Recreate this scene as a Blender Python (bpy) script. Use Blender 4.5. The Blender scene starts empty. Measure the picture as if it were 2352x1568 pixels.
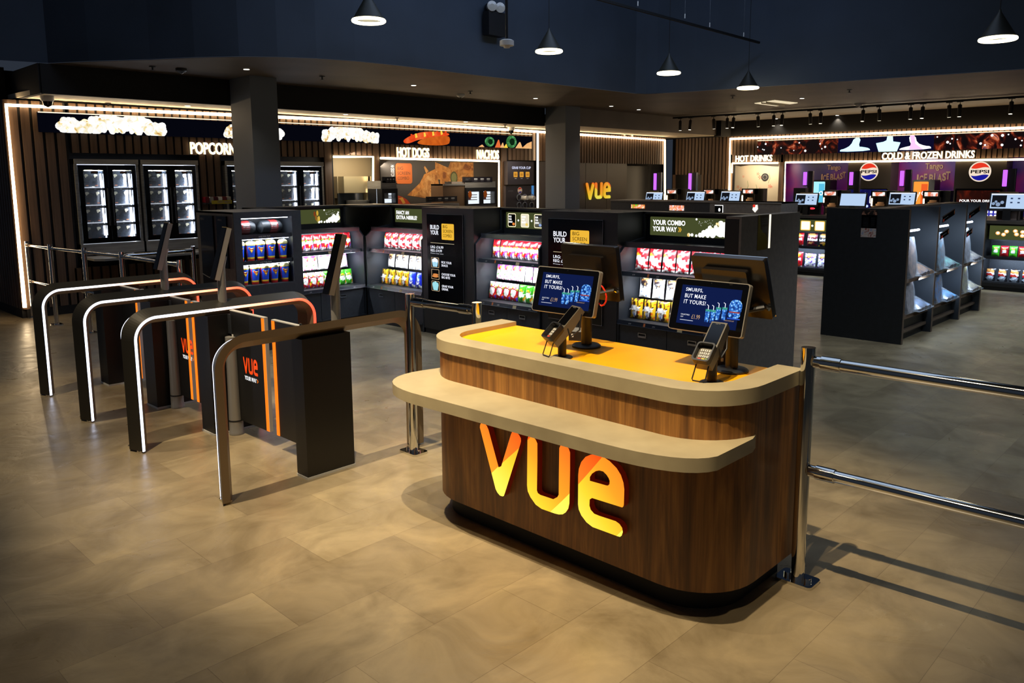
import bpy, bmesh, math, random
from mathutils import Vector, Matrix
from mathutils.geometry import tessellate_polygon
random.seed(7)
S = bpy.context.scene
COL = S.collection
V = Vector
# ---------------------------------------------------------------- camera
F_PX, PY, PITCH, ROLL, YAW, CH = 1826.04, 682.04, 0.1468, -0.0062, 0.7689, 1.8
cy, sy = math.cos(YAW), math.sin(YAW)
FWD = V((cy * math.cos(PITCH), sy * math.cos(PITCH), -math.sin(PITCH)))
_r = V((sy, -cy, 0)); _u = _r.cross(FWD)
RGT = _r * math.cos(ROLL) + _u * math.sin(ROLL)
UPV = _u * math.cos(ROLL) - _r * math.sin(ROLL)
CAMP = V((0, 0, CH))
cd = bpy.data.cameras.new('camera'); cam = bpy.data.objects.new('camera', cd); COL.objects.link(cam)
cam.matrix_world = Matrix((( RGT.x, UPV.x, -FWD.x, 0), (RGT.y, UPV.y, -FWD.y, 0), (RGT.z, UPV.z, -FWD.z, CH), (0, 0, 0, 1)))
cd.sensor_width = 36; cd.lens = 36 * F_PX / 2352
cd.shift_y = -(784 - PY) / 2352
cd.clip_start = 0.05; cd.clip_end = 100
S.camera = cam
# ---------------------------------------------------------------- world, exposure
S.view_settings.view_transform = 'Standard'; S.view_settings.look = 'None'
S.view_settings.exposure = 0.0; S.view_settings.gamma = 1.0; S.view_settings.use_curve_mapping = False
W = bpy.data.worlds.new('world'); S.world = W; W.use_nodes = True
W.node_tree.nodes['Background'].inputs[0].default_value = (0.55, 0.7, 1.0, 1)
W.node_tree.nodes['Background'].inputs[1].default_value = 0.04
S.cycles.use_denoising = True
S.cycles.max_bounces = 6; S.cycles.diffuse_bounces = 3; S.cycles.glossy_bounces = 4
S.cycles.sample_clamp_indirect = 6.0
# ---------------------------------------------------------------- lamps of the hall, with added fills
def lamp(name, kind, loc, energy, color, **k):
    d = bpy.data.lights.new(name, kind); d.energy = energy; d.color = color
    tgt = k.pop('to', None)
    for a, b in k.items(): setattr(d, a, b)
    o = bpy.data.objects.new(name, d); COL.objects.link(o); o.location = loc
    if tgt is not None: o.rotation_euler = (V(tgt) - V(loc)).to_track_quat('-Z', 'Y').to_euler()
    return o
WARM = (1.0, 0.82, 0.56); COOL = (0.62, 0.78, 1.0); NEUT = (1.0, 0.9, 0.74)
for (x, y, tx, ty, e, a) in [(0.7, 4.3, 2.9, 4.1, 2000, 38), (0.9, 1.6, 3.2, 2.5, 1900, 37), (-0.1, 6.6, 2.2, 6.4, 700, 40), (0.5, 2.9, 2.2, 2.9, 420, 40), (0.9, 1.0, 3.0, 0.7, 380, 40)]:
    lamp('void_spotlight', 'SPOT', (x, y, 6.2), e, WARM, to=(tx, ty, 0), spot_size=math.radians(a), spot_blend=0.7, shadow_soft_size=0.03)
lamp('void_fill_light', 'AREA', (5.5, 4.5, 6.4), 95, (0.55, 0.72, 1.0), to=(5.5, 4.5, 0), shape='RECTANGLE', size=7, size_y=5)  # added cool fill from above
lamp('void_wall_fill', 'AREA', (7.5, 4.0, 5.9), 60, (0.5, 0.66, 1.0), to=(8.0, 8.4, 4.6), shape='RECTANGLE', size=5, size_y=.4)  # added area light that lifts the navy wall; not a real fixture
for (x, y, e) in [(4.9, 6.4, 120), (4.6, 5.0, 50), (8.0, 1.4, 130), (12.2, 5.4, 110), (13.4, 1.6, 200), (6.0, 0.8, 50), (10.6, 1.0, 130)]:
    lamp('aisle_downlight', 'SPOT', (x, y, 3.2), e, (0.68, 0.82, 1.0), to=(x, y, 0), spot_size=math.radians(110), spot_blend=0.8, shadow_soft_size=0.06)

# ---------------------------------------------------------------- pixel -> point on a real plane
def ray(x, y): return FWD + RGT * ((x - 1176) / F_PX) - UPV * ((y - PY) / F_PX)
def onX(x, y, X): d = ray(x, y); return CAMP + d * (X / d.x)
def onY(x, y, Y): d = ray(x, y); return CAMP + d * (Y / d.y)
def onZ(x, y, Z): d = ray(x, y); return CAMP + d * ((Z - CH) / d.z)
def atD(x, y, D): return CAMP + ray(x, y) * D
# ---------------------------------------------------------------- materials
def lin(h):
    if isinstance(h, str):
        h = h.lstrip('#'); c = [int(h[i:i + 2], 16) / 255 for i in (0, 2, 4)]
        c = [x / 12.92 if x <= .04045 else ((x + .055) / 1.055) ** 2.4 for x in c]
    else: c = list(h)
    return (*c[:3], 1)
MATS = {}
def mat(name, col, rough=.5, metal=0, emit=None, es=0, spec=None, alpha=1, trans=0):
    if name in MATS: return MATS[name]
    m = bpy.data.materials.new(name); m.use_nodes = True; b = m.node_tree.nodes['Principled BSDF']
    b.inputs['Base Color'].default_value = lin(col); b.inputs['Roughness'].default_value = rough; b.inputs['Metallic'].default_value = metal
    if emit is not None: b.inputs['Emission Color'].default_value = lin(emit); b.inputs['Emission Strength'].default_value = es
    if spec is not None: b.inputs['Specular IOR Level'].default_value = spec
    if alpha < 1: b.inputs['Alpha'].default_value = alpha
    if trans: b.inputs['Transmission Weight'].default_value = trans
    MATS[name] = m; return m
def glow(name, col, es): return mat(name, '000000', .5, 0, col, es, spec=0)
def nodes(m): return m.node_tree.nodes, m.node_tree.links, m.node_tree.nodes['Principled BSDF']
def ramp(N, stops, interp='LINEAR'):
    r = N.new('ShaderNodeValToRGB'); e = r.color_ramp.elements; r.color_ramp.interpolation = interp
    while len(e) < len(stops): e.new(0.5)
    for i, (p, c) in enumerate(stops): e[i].position = p; e[i].color = lin(c)
    return r
def coords(N, L, scale=(1, 1, 1), kind='Object', rot=(0, 0, 0)):
    t = N.new('ShaderNodeTexCoord'); mp = N.new('ShaderNodeMapping'); L.new(t.outputs[kind], mp.inputs[0])
    mp.inputs['Scale'].default_value = scale; mp.inputs['Rotation'].default_value = rot; return mp.outputs[0]
def noisy(name, c1, c2, scale=(4, 4, 4), rough=.5, metal=0, detail=4, stops=(.35, .65), bump=0, nscale=1, dist=0):
    if name in MATS: return MATS[name]
    m = mat(name, c1, rough, metal); N, L, B = nodes(m)
    n = N.new('ShaderNodeTexNoise'); n.inputs['Scale'].default_value = nscale; n.inputs['Detail'].default_value = detail
    n.inputs['Distortion'].default_value = dist
    L.new(coords(N, L, scale), n.inputs['Vector'])
    r = ramp(N, [(stops[0], c1), (stops[1], c2)]); L.new(n.outputs[0], r.inputs[0]); L.new(r.outputs[0], B.inputs['Base Color'])
    if bump:
        bp = N.new('ShaderNodeBump'); bp.inputs['Strength'].default_value = bump; bp.inputs['Distance'].default_value = .01
        L.new(n.outputs[0], bp.inputs['Height']); L.new(bp.outputs[0], B.inputs['Normal'])
    return m
def picture(name, stops, vscale, es, kind='VORONOI', rough=.4, nd=2.0):
    """a printed or lit picture: colours from a cell / noise pattern"""
    if name in MATS: return MATS[name]
    m = mat(name, '000000', rough); N, L, B = nodes(m)
    if kind == 'VORONOI':
        n = N.new('ShaderNodeTexVoronoi'); n.inputs['Scale'].default_value = vscale; out = n.outputs['Distance']
    else:
        n = N.new('ShaderNodeTexNoise'); n.inputs['Scale'].default_value = vscale; n.inputs['Detail'].default_value = 5; n.inputs['Distortion'].default_value = nd; out = n.outputs[0]
    L.new(coords(N, L), n.inputs['Vector']); r = ramp(N, stops); L.new(out, r.inputs[0])
    if es > 0:
        L.new(r.outputs[0], B.inputs['Emission Color']); B.inputs['Emission Strength'].default_value = es; B.inputs['Specular IOR Level'].default_value = .2
    else: L.new(r.outputs[0], B.inputs['Base Color'])
    return m
def floor_mat():
    m = mat('stone_effect_tiles', 'a08a68', .34); N, L, B = nodes(m)
    c = coords(N, L, (1, 1, 1), rot=(0, 0, 0))
    br = N.new('ShaderNodeTexBrick'); br.inputs['Scale'].default_value = 1; br.inputs['Mortar Size'].default_value = .0012
    br.inputs['Brick Width'].default_value = .78; br.inputs['Row Height'].default_value = .39
    br.inputs['Color1'].default_value = lin('7c6e55'); br.inputs['Color2'].default_value = lin('918265'); br.inputs['Mortar'].default_value = lin('6c5e48')
    L.new(c, br.inputs['Vector'])
    n = N.new('ShaderNodeTexNoise'); n.inputs['Scale'].default_value = 2.3; n.inputs['Detail'].default_value = 9; n.inputs['Roughness'].default_value = .62; n.inputs['Distortion'].default_value = .9
    L.new(c, n.inputs['Vector'])
    r = ramp(N, [(.3, (.6, .57, .52)), (.5, (.95, .94, .92)), (.68, (1.28, 1.26, 1.2))]); L.new(n.outputs[0], r.inputs[0])
    mx = N.new('ShaderNodeMix'); mx.data_type = 'RGBA'; mx.blend_type = 'MULTIPLY'; mx.inputs[0].default_value = .9
    L.new(br.outputs[0], mx.inputs[6]); L.new(r.outputs[0], mx.inputs[7]); L.new(mx.outputs[2], B.inputs['Base Color'])
    n2 = N.new('ShaderNodeTexNoise'); n2.inputs['Scale'].default_value = 3.2; n2.inputs['Detail'].default_value = 8; n2.inputs['Distortion'].default_value = 2.2; L.new(c, n2.inputs['Vector'])
    rr = N.new('ShaderNodeMapRange'); rr.inputs[1].default_value = .3; rr.inputs[2].default_value = .7; rr.inputs[3].default_value = .27; rr.inputs[4].default_value = .42
    L.new(n2.outputs[0], rr.inputs[0]); L.new(rr.outputs[0], B.inputs['Roughness'])
    bp = N.new('ShaderNodeBump'); bp.inputs['Strength'].default_value = .3; bp.inputs['Distance'].default_value = .012
    L.new(n2.outputs[0], bp.inputs['Height']); L.new(bp.outputs[0], B.inputs['Normal'])
    return m
def wood_mat(name, c1, c2, c3, sc=1.0, rough=.42):
    m = mat(name, c1, rough); N, L, B = nodes(m)
    c = coords(N, L, (5.5 * sc, 5.5 * sc, .5 * sc))
    n = N.new('ShaderNodeTexNoise'); n.inputs['Scale'].default_value = 1.6; n.inputs['Detail'].default_value = 7; n.inputs['Roughness'].default_value = .6; n.inputs['Distortion'].default_value = 1.6
    L.new(c, n.inputs['Vector'])
    r = ramp(N, [(.3, c1), (.5, c2), (.72, c3)]); L.new(n.outputs[0], r.inputs[0])
    n2 = N.new('ShaderNodeTexNoise'); n2.inputs['Scale'].default_value = 1; n2.inputs['Detail'].default_value = 3
    L.new(coords(N, L, (90 * sc, 90 * sc, 2.5 * sc)), n2.inputs['Vector'])
    r2 = ramp(N, [(.35, (.68, .66, .62)), (.6, (1.05, 1.05, 1.05))]); L.new(n2.outputs[0], r2.inputs[0])
    mx = N.new('ShaderNodeMix'); mx.data_type = 'RGBA'; mx.blend_type = 'MULTIPLY'; mx.inputs[0].default_value = .8
    L.new(r.outputs[0], mx.inputs[6]); L.new(r2.outputs[0], mx.inputs[7]); L.new(mx.outputs[2], B.inputs['Base Color'])
    return m
def logo_mat(name, es, vert=.36):
    """orange-to-yellow blended letters; object origin sits at the logo's lower left"""
    m = mat(name, '000000', .4); N, L, B = nodes(m)
    c = coords(N, L, (1 / vert, 1 / vert, 1 / vert))
    sp = N.new('ShaderNodeSeparateXYZ'); L.new(c, sp.inputs[0])
    n = N.new('ShaderNodeTexWave'); n.wave_type = 'BANDS'; n.bands_direction = 'DIAGONAL'; n.wave_profile = 'SAW'
    n.inputs['Scale'].default_value = .55; n.inputs['Distortion'].default_value = 2.2; n.inputs['Detail'].default_value = 0; n.inputs['Detail Scale'].default_value = .6
    L.new(c, n.inputs['Vector'])
    a = N.new('ShaderNodeMath'); a.operation = 'MULTIPLY_ADD'; a.inputs[1].default_value = -.75; L.new(sp.outputs[2], a.inputs[0])
    b2 = N.new('ShaderNodeMath'); b2.operation = 'MULTIPLY_ADD'; b2.inputs[1].default_value = .42; b2.inputs[2].default_value = .74; L.new(n.outputs[1], b2.inputs[0])
    L.new(b2.outputs[0], a.inputs[2])
    r = ramp(N, [(0, 'ff4a0c'), (.28, 'ff7a1e'), (.52, 'ff9e22'), (.74, 'ffd22e'), (1, 'fff45a')]); L.new(a.outputs[0], r.inputs[0])
    L.new(r.outputs[0], B.inputs['Emission Color']); B.inputs['Emission Strength'].default_value = es
    return m
# ---------------------------------------------------------------- frames and mesh builder
class Fr:
    """local frame: R to the viewer's right, U up, N towards the viewer"""
    def __init__(s, O, R=(1, 0, 0), U=(0, 0, 1)):
        s.O = V(O); s.R = V(R).normalized(); s.U = V(U).normalized(); s.N = s.R.cross(s.U)
    def p(s, u, v, w=0): return s.O + s.R * u + s.U * v + s.N * w
    def uv(s, P): d = V(P) - s.O; return d.dot(s.R), d.dot(s.U)
    def sh(s, u, v, w=0): return Fr(s.p(u, v, w), s.R, s.U)
def FY(x, y, z=0): return Fr((x, y, z))                       # faces -Y
def FX(x, y, z=0): return Fr((x, y, z), (0, -1, 0))           # faces -X
def tilt(fr, ang):                                            # lean the top away from the viewer
    U = fr.U * math.cos(ang) - fr.N * math.sin(ang); return Fr(fr.O, fr.R, U)
def turn(fr, ang):
    R = fr.R * math.cos(ang) + fr.N * math.sin(ang); return Fr(fr.O, R, fr.U)
FONTC = {}
def glyphs(s, bold=0.0, space=1.0):
    k = (s, bold, space)
    if k in FONTC: return FONTC[k]
    cu = bpy.data.curves.new('t', 'FONT'); cu.body = s; cu.size = 1; cu.offset = bold; cu.resolution_u = 3; cu.space_character = space
    cu.align_x = 'LEFT'; cu.space_line = 1.05
    o = bpy.data.objects.new('t', cu); me = o.to_mesh()
    vs = [(v.co.x, v.co.y) for v in me.vertices]; fs = [tuple(p.vertices) for p in me.polygons]
    o.to_mesh_clear(); bpy.data.objects.remove(o); bpy.data.curves.remove(cu)
    x0 = min(v[0] for v in vs); x1 = max(v[0] for v in vs); y0 = min(v[1] for v in vs); y1 = max(v[1] for v in vs)
    FONTC[k] = ([((x - x0) / (x1 - x0), (y - y0) / (y1 - y0)) for x, y in vs], fs); return FONTC[k]
ROOT = {}
class MB:
    def __init__(s): s.v = []; s.f = []; s.m = []; s.mats = []; s.sm = []
    def mi(s, m):
        if m not in s.mats: s.mats.append(m)
        return s.mats.index(m)
    def add(s, vs, fs, m, smooth=False):
        b = len(s.v); s.v += [V(a) for a in vs]; i = s.mi(m)
        for f in fs: s.f.append([b + a for a in f]); s.m.append(i); s.sm.append(smooth)
        return s
    def box(s, fr, u0, u1, v0, v1, w0, w1, m):
        P = [fr.p(u, v, w) for w in (w0, w1) for v in (v0, v1) for u in (u0, u1)]
        return s.add(P, [(0, 2, 3, 1), (4, 5, 7, 6), (0, 1, 5, 4), (2, 6, 7, 3), (0, 4, 6, 2), (1, 3, 7, 5)], m)
    def rbox(s, fr, u0, u1, v0, v1, w0, w1, m, r=.01):
        return s.prism(fr, rrect(u0, u1, v0, v1, r), w0, w1, m)
    def prism(s, fr, pts, w0, w1, m, holes=(), side=None, smooth=False):
        loops = [list(pts)] + [list(h) for h in holes]
        flat = [p for l in loops for p in l]; n = len(flat)
        tri = tessellate_polygon([[V((a, b, 0)) for a, b in l] for l in loops])
        vs = [fr.p(a, b, w0) for a, b in flat] + [fr.p(a, b, w1) for a, b in flat]
        s.add(vs, [tuple(t) for t in tri] + [tuple(i + n for i in reversed(t)) for t in tri], m)
        fs = []; k = 0; vv = []
        for l in loops:
            c = len(l); fs += [(k + i, k + (i + 1) % c, n + k + (i + 1) % c, n + k + i) for i in range(c)]; k += c
        s.add(vs, fs, side or m, smooth or max(len(l) for l in loops) > 12); return s
    def flat(s, fr, pts, w, m, holes=()):
        loops = [list(pts)] + [list(h) for h in holes]; flat = [p for l in loops for p in l]
        tri = tessellate_polygon([[V((a, b, 0)) for a, b in l] for l in loops])
        return s.add([fr.p(a, b, w) for a, b in flat], [tuple(t) for t in tri], m)
    def tube(s, P, r, m, n=10, caps=True, smooth=True):
        P = [V(p) for p in P]; R = r if isinstance(r, (list, tuple)) else [r] * len(P)
        vs = []; fs = []; up = None
        for i, p in enumerate(P):
            a = P[max(i - 1, 0)]; b = P[min(i + 1, len(P) - 1)]; t = (b - a).normalized()
            if up is None:
                up = t.orthogonal().normalized()
            up = (up - t * up.dot(t)).normalized(); q = t.cross(up)
            for k in range(n):
                an = 2 * math.pi * k / n; vs.append(p + (up * math.cos(an) + q * math.sin(an)) * R[i])
        for i in range(len(P) - 1):
            for k in range(n): fs.append((i * n + k, i * n + (k + 1) % n, (i + 1) * n + (k + 1) % n, (i + 1) * n + k))
        s.add(vs, fs, m, smooth)
        if caps:
            s.add(vs[:n], [tuple(range(n))[::-1]], m); s.add(vs[-n:], [tuple(range(n))], m)
        return s
    def lathe(s, O, prof, m, n=20, axis=(0, 0, 1), smooth=True, cap=True):
        O = V(O); A = V(axis).normalized(); U = A.orthogonal().normalized(); Q = A.cross(U)
        vs = []; fs = []
        for (r, h) in prof:
            for k in range(n):
                an = 2 * math.pi * k / n; vs.append(O + A * h + (U * math.cos(an) + Q * math.sin(an)) * r)
        for i in range(len(prof) - 1):
            for k in range(n): fs.append((i * n + k, i * n + (k + 1) % n, (i + 1) * n + (k + 1) % n, (i + 1) * n + k))
        s.add(vs, fs, m, smooth)
        if cap and prof[0][0] > 1e-4: s.add(vs[:n], [tuple(range(n))[::-1]], m)
        if cap and prof[-1][0] > 1e-4: s.add(vs[-n:], [tuple(range(n))], m)
        return s
    def text(s, fr, t, u, v, w, W_, H, m, bold=.0, depth=0, space=1.0, side=None):
        """t fitted in the box W_ x H whose lower left corner is (u, v)"""
        vs, fs = glyphs(t, bold, space)
        if depth:
            n = len(vs); P = [fr.p(u + a * W_, v + b * H, w + d) for d in (0, depth) for a, b in vs]
            ed = {}
            for f in fs:
                for i in range(len(f)): e = (f[i], f[(i + 1) % len(f)]); ed[tuple(sorted(e))] = ed.get(tuple(sorted(e)), []) + [e]
            b = [e[0] for e in ed.values() if len(e) == 1]
            s.add(P, [tuple(i + n for i in f) for f in fs] + [tuple(reversed(f)) for f in fs], m)
            s.add(P, [(a, c, c + n, a + n) for a, c in b], side or m)
        else: s.add([fr.p(u + a * W_, v + b * H, w) for a, b in vs], fs, m)
        return s
    def build(s, name, parent=None, at=None, clean=True, weld=False):
        inv = ROOT.get(parent.name) if parent is not None else (Matrix.Translation(-V(at)) if at is not None else None)
        vs = [inv @ v for v in s.v] if inv is not None else s.v
        me = bpy.data.meshes.new(name); me.from_pydata([tuple(v) for v in vs], [], s.f)
        for m in s.mats: me.materials.append(m)
        me.polygons.foreach_set('material_index', s.m); me.polygons.foreach_set('use_smooth', s.sm)
        if clean:
            bm = bmesh.new(); bm.from_mesh(me)
            if weld: bmesh.ops.remove_doubles(bm, verts=bm.verts, dist=1e-6)
            bmesh.ops.recalc_face_normals(bm, faces=bm.faces)
            if True in s.sm:
                for e in bm.edges:
                    if len(e.link_faces) == 2 and e.calc_face_angle(0) > .75: e.smooth = False
            bm.to_mesh(me); bm.free()
        me.update(); o = bpy.data.objects.new(name, me); COL.objects.link(o)
        if parent is not None: o.parent = parent; ROOT[o.name] = ROOT[parent.name]
        elif at is not None: o.location = at; ROOT[o.name] = inv
        else: ROOT[o.name] = Matrix.Identity(4)
        return o
def rrect(u0, u1, v0, v1, r, n=4):
    P = []
    for cx, cy_, a0 in ((u1 - r, v0 + r, -90), (u1 - r, v1 - r, 0), (u0 + r, v1 - r, 90), (u0 + r, v0 + r, 180)):
        for i in range(n + 1):
            a = math.radians(a0 + 90 * i / n); P.append((cx + r * math.cos(a), cy_ + r * math.sin(a)))
    return P
def soft(P, k=2):
    for _ in range(k): P = [q for i in range(len(P)) for q in ((P[i][0] * .75 + P[(i + 1) % len(P)][0] * .25, P[i][1] * .75 + P[(i + 1) % len(P)][1] * .25), (P[i][0] * .25 + P[(i + 1) % len(P)][0] * .75, P[i][1] * .25 + P[(i + 1) % len(P)][1] * .75))]
    return P
def circ(cu, cv, r, n=20, ry=None): return [(cu + r * math.cos(2 * math.pi * i / n), cv + (ry or r) * math.sin(2 * math.pi * i / n)) for i in range(n)]
def tag(o, label=None, cat=None, group=None, kind=None):
    if label: o['label'] = label
    if cat: o['category'] = cat
    if group: o['group'] = group
    if kind: o['kind'] = kind
    return o
def thing(name, label, cat, loc, group=None, rz=0):
    o = bpy.data.objects.new(name, None); COL.objects.link(o); o.location = loc; o.rotation_euler = (0, 0, rz); o.empty_display_size = .1
    ROOT[o.name] = (Matrix.Translation(V(loc)) @ Matrix.Rotation(rz, 4, 'Z')).inverted()
    return tag(o, label, cat, group)
KIDS = {}
def dup(root, mw, label, group=None):
    def cp(o, par):
        c = o.copy(); COL.objects.link(c); c.parent = par
        for k in list(o.children): cp(k, c)
        return c
    c = cp(root, None); c.matrix_world = mw
    if label: c['label'] = label
    if group: c['group'] = group
    return c
def place(root, fr, first, label, group=None, sc=1):
    """put a thing (built at the origin facing -Y) into frame fr; copies after the first"""
    M = Matrix(((fr.R.x, -fr.N.x, fr.U.x, fr.O.x), (fr.R.y, -fr.N.y, fr.U.y, fr.O.y), (fr.R.z, -fr.N.z, fr.U.z, fr.O.z), (0, 0, 0, 1)))
    if sc != 1: M = M @ Matrix.Scale(sc, 4)
    if first: root.matrix_world = M; tag(root, label, group=group); return root
    return dup(root, M, label, group)
ORD = ['first', 'second', 'third', 'fourth', 'fifth', 'sixth', 'seventh', 'eighth', 'ninth', 'tenth', 'eleventh', 'twelfth']
BLK = mat('black_laminate', '16171a', .45); BLK2 = noisy('anthracite_laminate', '24272c', '2a2d33', (30, 30, 30), .5)
GAP = mat('deep_black', '050505', .7); DGREY = mat('dark_grey_metal', '2c2e31', .4, .3); GLOSSB = mat('gloss_black', '060607', .12)
CHR = mat('chrome', 'd9d9d6', .08, 1.0); STEEL = noisy('brushed_steel', '8f8b85', 'aaa69e', (3, 3, 60), .32, .5)
WHITE = mat('white_plastic', 'd8d6d0', .4); LED = glow('led_white', 'ffdfb0', 13); LEDC = glow('led_cool', 'dfe9ff', 9)
INK = glow('lit_lettering', 'ffffff', 1.4); INKW = mat('white_print', 'cfcfcf', .6); INKG = mat('grey_print', '77777a', .6)
# ================================================================ THE SETTING
def struct(name, m, **k): o = m.build(name, **k); return tag(o, kind='structure')
G = Fr((0, 0, 0), (1, 0, 0), (0, 1, 0))           # plan frame: u = X, v = Y, w = Z
FLOOR = floor_mat()
struct('floor', MB().box(G, -3.5, 24, -5, 17, -.1, 0, FLOOR))
SOF = noisy('brown_painted_soffit', '5a4f44', '665a4e', (1.5, 1.5, 1.5), .6)
SOFD = mat('black_painted_fascia', '0f0c09', .8)
BLUE = noisy('navy_painted_plaster', '333e4c', '3a4656', (1, 1, 1), .8)
COLM = mat('grey_column_paint', '5c6168', .6)
CEIL = mat('warm_white_ceiling', 'd8cbb4', .7)
edge = [(3.3, 11.1), (3.6, 10.6), (4.07, 9.94), (4.38, 9.42), (4.72, 9.0), (5.06, 8.72), (5.45, 8.5), (5.9, 8.36), (6.5, 8.3), (8, 8.3), (11.55, 8.2), (11.75, 8.12), (11.82, 7.95), (12.0, 7.3), (12.45, 5.0), (12.9, 2.75), (13.7, -2.5)]
struct('ceiling', MB().prism(G, edge + [(19.6, -2.5), (19.6, 11.1)], 3.24, 3.246, SOF))
m = MB()
for a, b in zip(edge[:-1], edge[1:]):
    m.add([(a[0], a[1], 3.25), (b[0], b[1], 3.25), (b[0], b[1], 6.7), (a[0], a[1], 6.7)], [(0, 1, 2, 3)], BLUE, True)
m.add([(3.3, 11.1, 3.25), (-3.5, 13, 3.25), (-3.5, 13, 6.7), (3.3, 11.1, 6.7)], [(0, 1, 2, 3)], BLUE)
struct('wall_void', m)
struct('ceiling_void', MB().box(G, -4, 20, -5, 17, 6.7, 6.8, BLUE))
struct('ceiling_lower', MB().prism(G, [(3.2, 11.1), (12.8, 11.1), (12.8, 10.6), (19.2, 10.6), (19.2, 12.7), (3.12, 12.7)], 2.89, 2.95, CEIL))
m = MB().box(G, 3.2, 12.45, 11.08, 11.14, 2.88, 3.24, SOFD); m.box(G, 12.8, 18.5, 10.58, 10.64, 2.88, 3.24, SOF); m.box(G, 3.18, 3.24, 11.1, 12.6, 2.88, 3.24, SOFD)
m.box(G, 18.45, 19.1, 10.45, 10.64, 2.86, 3.24, SOFD)
struct('trim_1', m)
DWALL = mat('dark_back_wall', '100e0c', .7)
struct('wall_north', MB().box(G, 3.0, 19.3, 12.62, 12.75, 0, 3.3, DWALL))
struct('wall_east', MB().box(G, 19.75, 19.9, -3, 12.7, 0, 3.3, DWALL))
struct('wall_west', MB().box(G, 3.02, 3.12, 12.3, 17, 0, 3.3, DWALL))
for i, (x0, x1, y0, y1) in enumerate([(5.6, 6.01, 10.42, 11.0), (12.36, 12.82, 10.45, 10.98)]):
    struct('trim_%d' % (i + 2), MB().box(G, x0, x1, y0, y1, 0, 3.24, COLM))
# ---- slatted timber wall cladding
SLAT = wood_mat('brown_timber_slat', '4a3626', '5c4634', '6b523c', .6, .55)
SLATB = mat('slat_backing', '0b0908', .8)
def slats(m, fr, u0, u1, v0, v1, pitch=.115, wd=.085, dp=.03, mt=None):
    m.box(fr, u0, u1, v0, v1, -.05, 0, SLATB); n = max(1, int((u1 - u0) / pitch))
    for i in range(n):
        a = u0 + i * (u1 - u0) / n; m.box(fr, a, a + wd * (u1 - u0) / n / pitch, v0, v1, 0, dp, mt or SLAT)
WN = FY(0, 12.0)
def NX(px, py=300): return onY(px, py, 12.0).x
def NZ(px, py): return onY(px, py, 12.0).z
m = MB()
zt = 2.86; zb = NZ(300, 318); zo = NZ(300, 352)
slats(m, WN, 3.04, NX(166, 450), .12, zt)                               # left of the warmers
slats(m, WN, NX(166, 360), NX(745, 360), NZ(400, 355), zt)
slats(m, WN, NX(462, 450), NX(512, 450), .12, NZ(400, 355))
slats(m, WN, NX(745, 400), NX(766, 400), .12, zt)
slats(m, WN, NX(766, 400), NX(857, 400), NZ(810, 356), zt)
slats(m, WN, NX(857, 400), NX(874, 400), .12, zt)
slats(m, WN, NX(874, 400), NX(1148, 400), NZ(1000, 366), zt)
slats(m, WN, NX(1150, 400), NX(1166, 400), .12, zt)
slats(m, WN, NX(1166, 400), NX(1230, 400), NZ(1200, 368), zt)
slats(m, WN, NX(1238, 400), NX(1262, 400), NZ(1250, 370), zt)
slats(m, WN, NX(1262, 400), 18.3, NZ(1450, 376), zt, .1, .062)
slats(m, WN, NX(166, 577), NX(512, 577), .12, .62)
struct('trim_4', m)
m = MB(); m.box(WN, 3.04, 13.4, 0, .12, -.02, .02, SOFD); struct('baseboard_north', m)
WW = FX(3.02, 12.05)
m = MB(); slats(m, Fr((3.02, 17, 0), (0, -1, 0)), 0, 4.95, .12, 2.86); m.box(Fr((3.02, 17, 0), (0, -1, 0)), 0, 4.98, 0, .12, -.02, .03, SOFD)
m.tube([(3.06, 12.04, .12), (3.06, 12.04, 2.86)], .07, SLAT, n=14); struct('trim_5', m)
# dark panelled wall with the lit logo, doors
PANEL = mat('bronze_wall_panel', '3a332e', .35)
m = MB(); x0 = NX(1238); x1 = NX(1440, 420)
for i in range(4):
    a = x0 + (x1 - x0) * i / 4; m.box(WN, a, a + (x1 - x0) / 4 - .012, 0, NZ(1300, 372), -.04, 0, PANEL)
m.box(WN, x1, 18.3, 0, NZ(1450, 378), -.5, -.45, SOFD)
struct('trim_6', m)
# east wall
WE = FX(19.0, 0)          # u = -Y
def EU(px, py): return -onX(px, py, 19.0).y
def EZ(px, py): return onX(px, py, 19.0).z
m = MB(); m.box(WE, -12.6, 3, 2.86, 3.24, -.05, .04, SOFD); struct('trim_7', m)
m = MB()
slats(m, WE, -12.1, EU(1676, 400), 1.9, zt, .1, .07)
slats(m, WE, EU(1612, 400), EU(1676, 400), .1, 1.9, .1, .07)
slats(m, WE, -12.1, EU(1545, 400), .1, 1.9, .1, .07)
slats(m, WE, EU(1676, 400), EU(2500, 300), EZ(2000, 368), zt, .1, .075)
slats(m, WE, EU(1676, 400), EU(1686, 400), .1, 2.4, .1, .075)
slats(m, WE, EU(1790, 400), EU(1802, 400), .1, 2.4, .1, .075)
struct('trim_8', m)
for n_, (a, b, c) in enumerate([(1545, 1611, 391)]):
    m = MB(); m.box(WE, EU(a, 430), EU(b, 430), 0, 1.9, -.04, -.01, mat('black_door_leaf', '0a0908', .4)); struct('door_%d' % (n_ + 2), m)
m = MB(); m.box(WN, NX(1440, 420), NX(1516, 420), 0, NZ(1450, 380), -.44, -.4, mat('black_door_leaf', '0a0908', .4)); struct('door_1', m)

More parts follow.
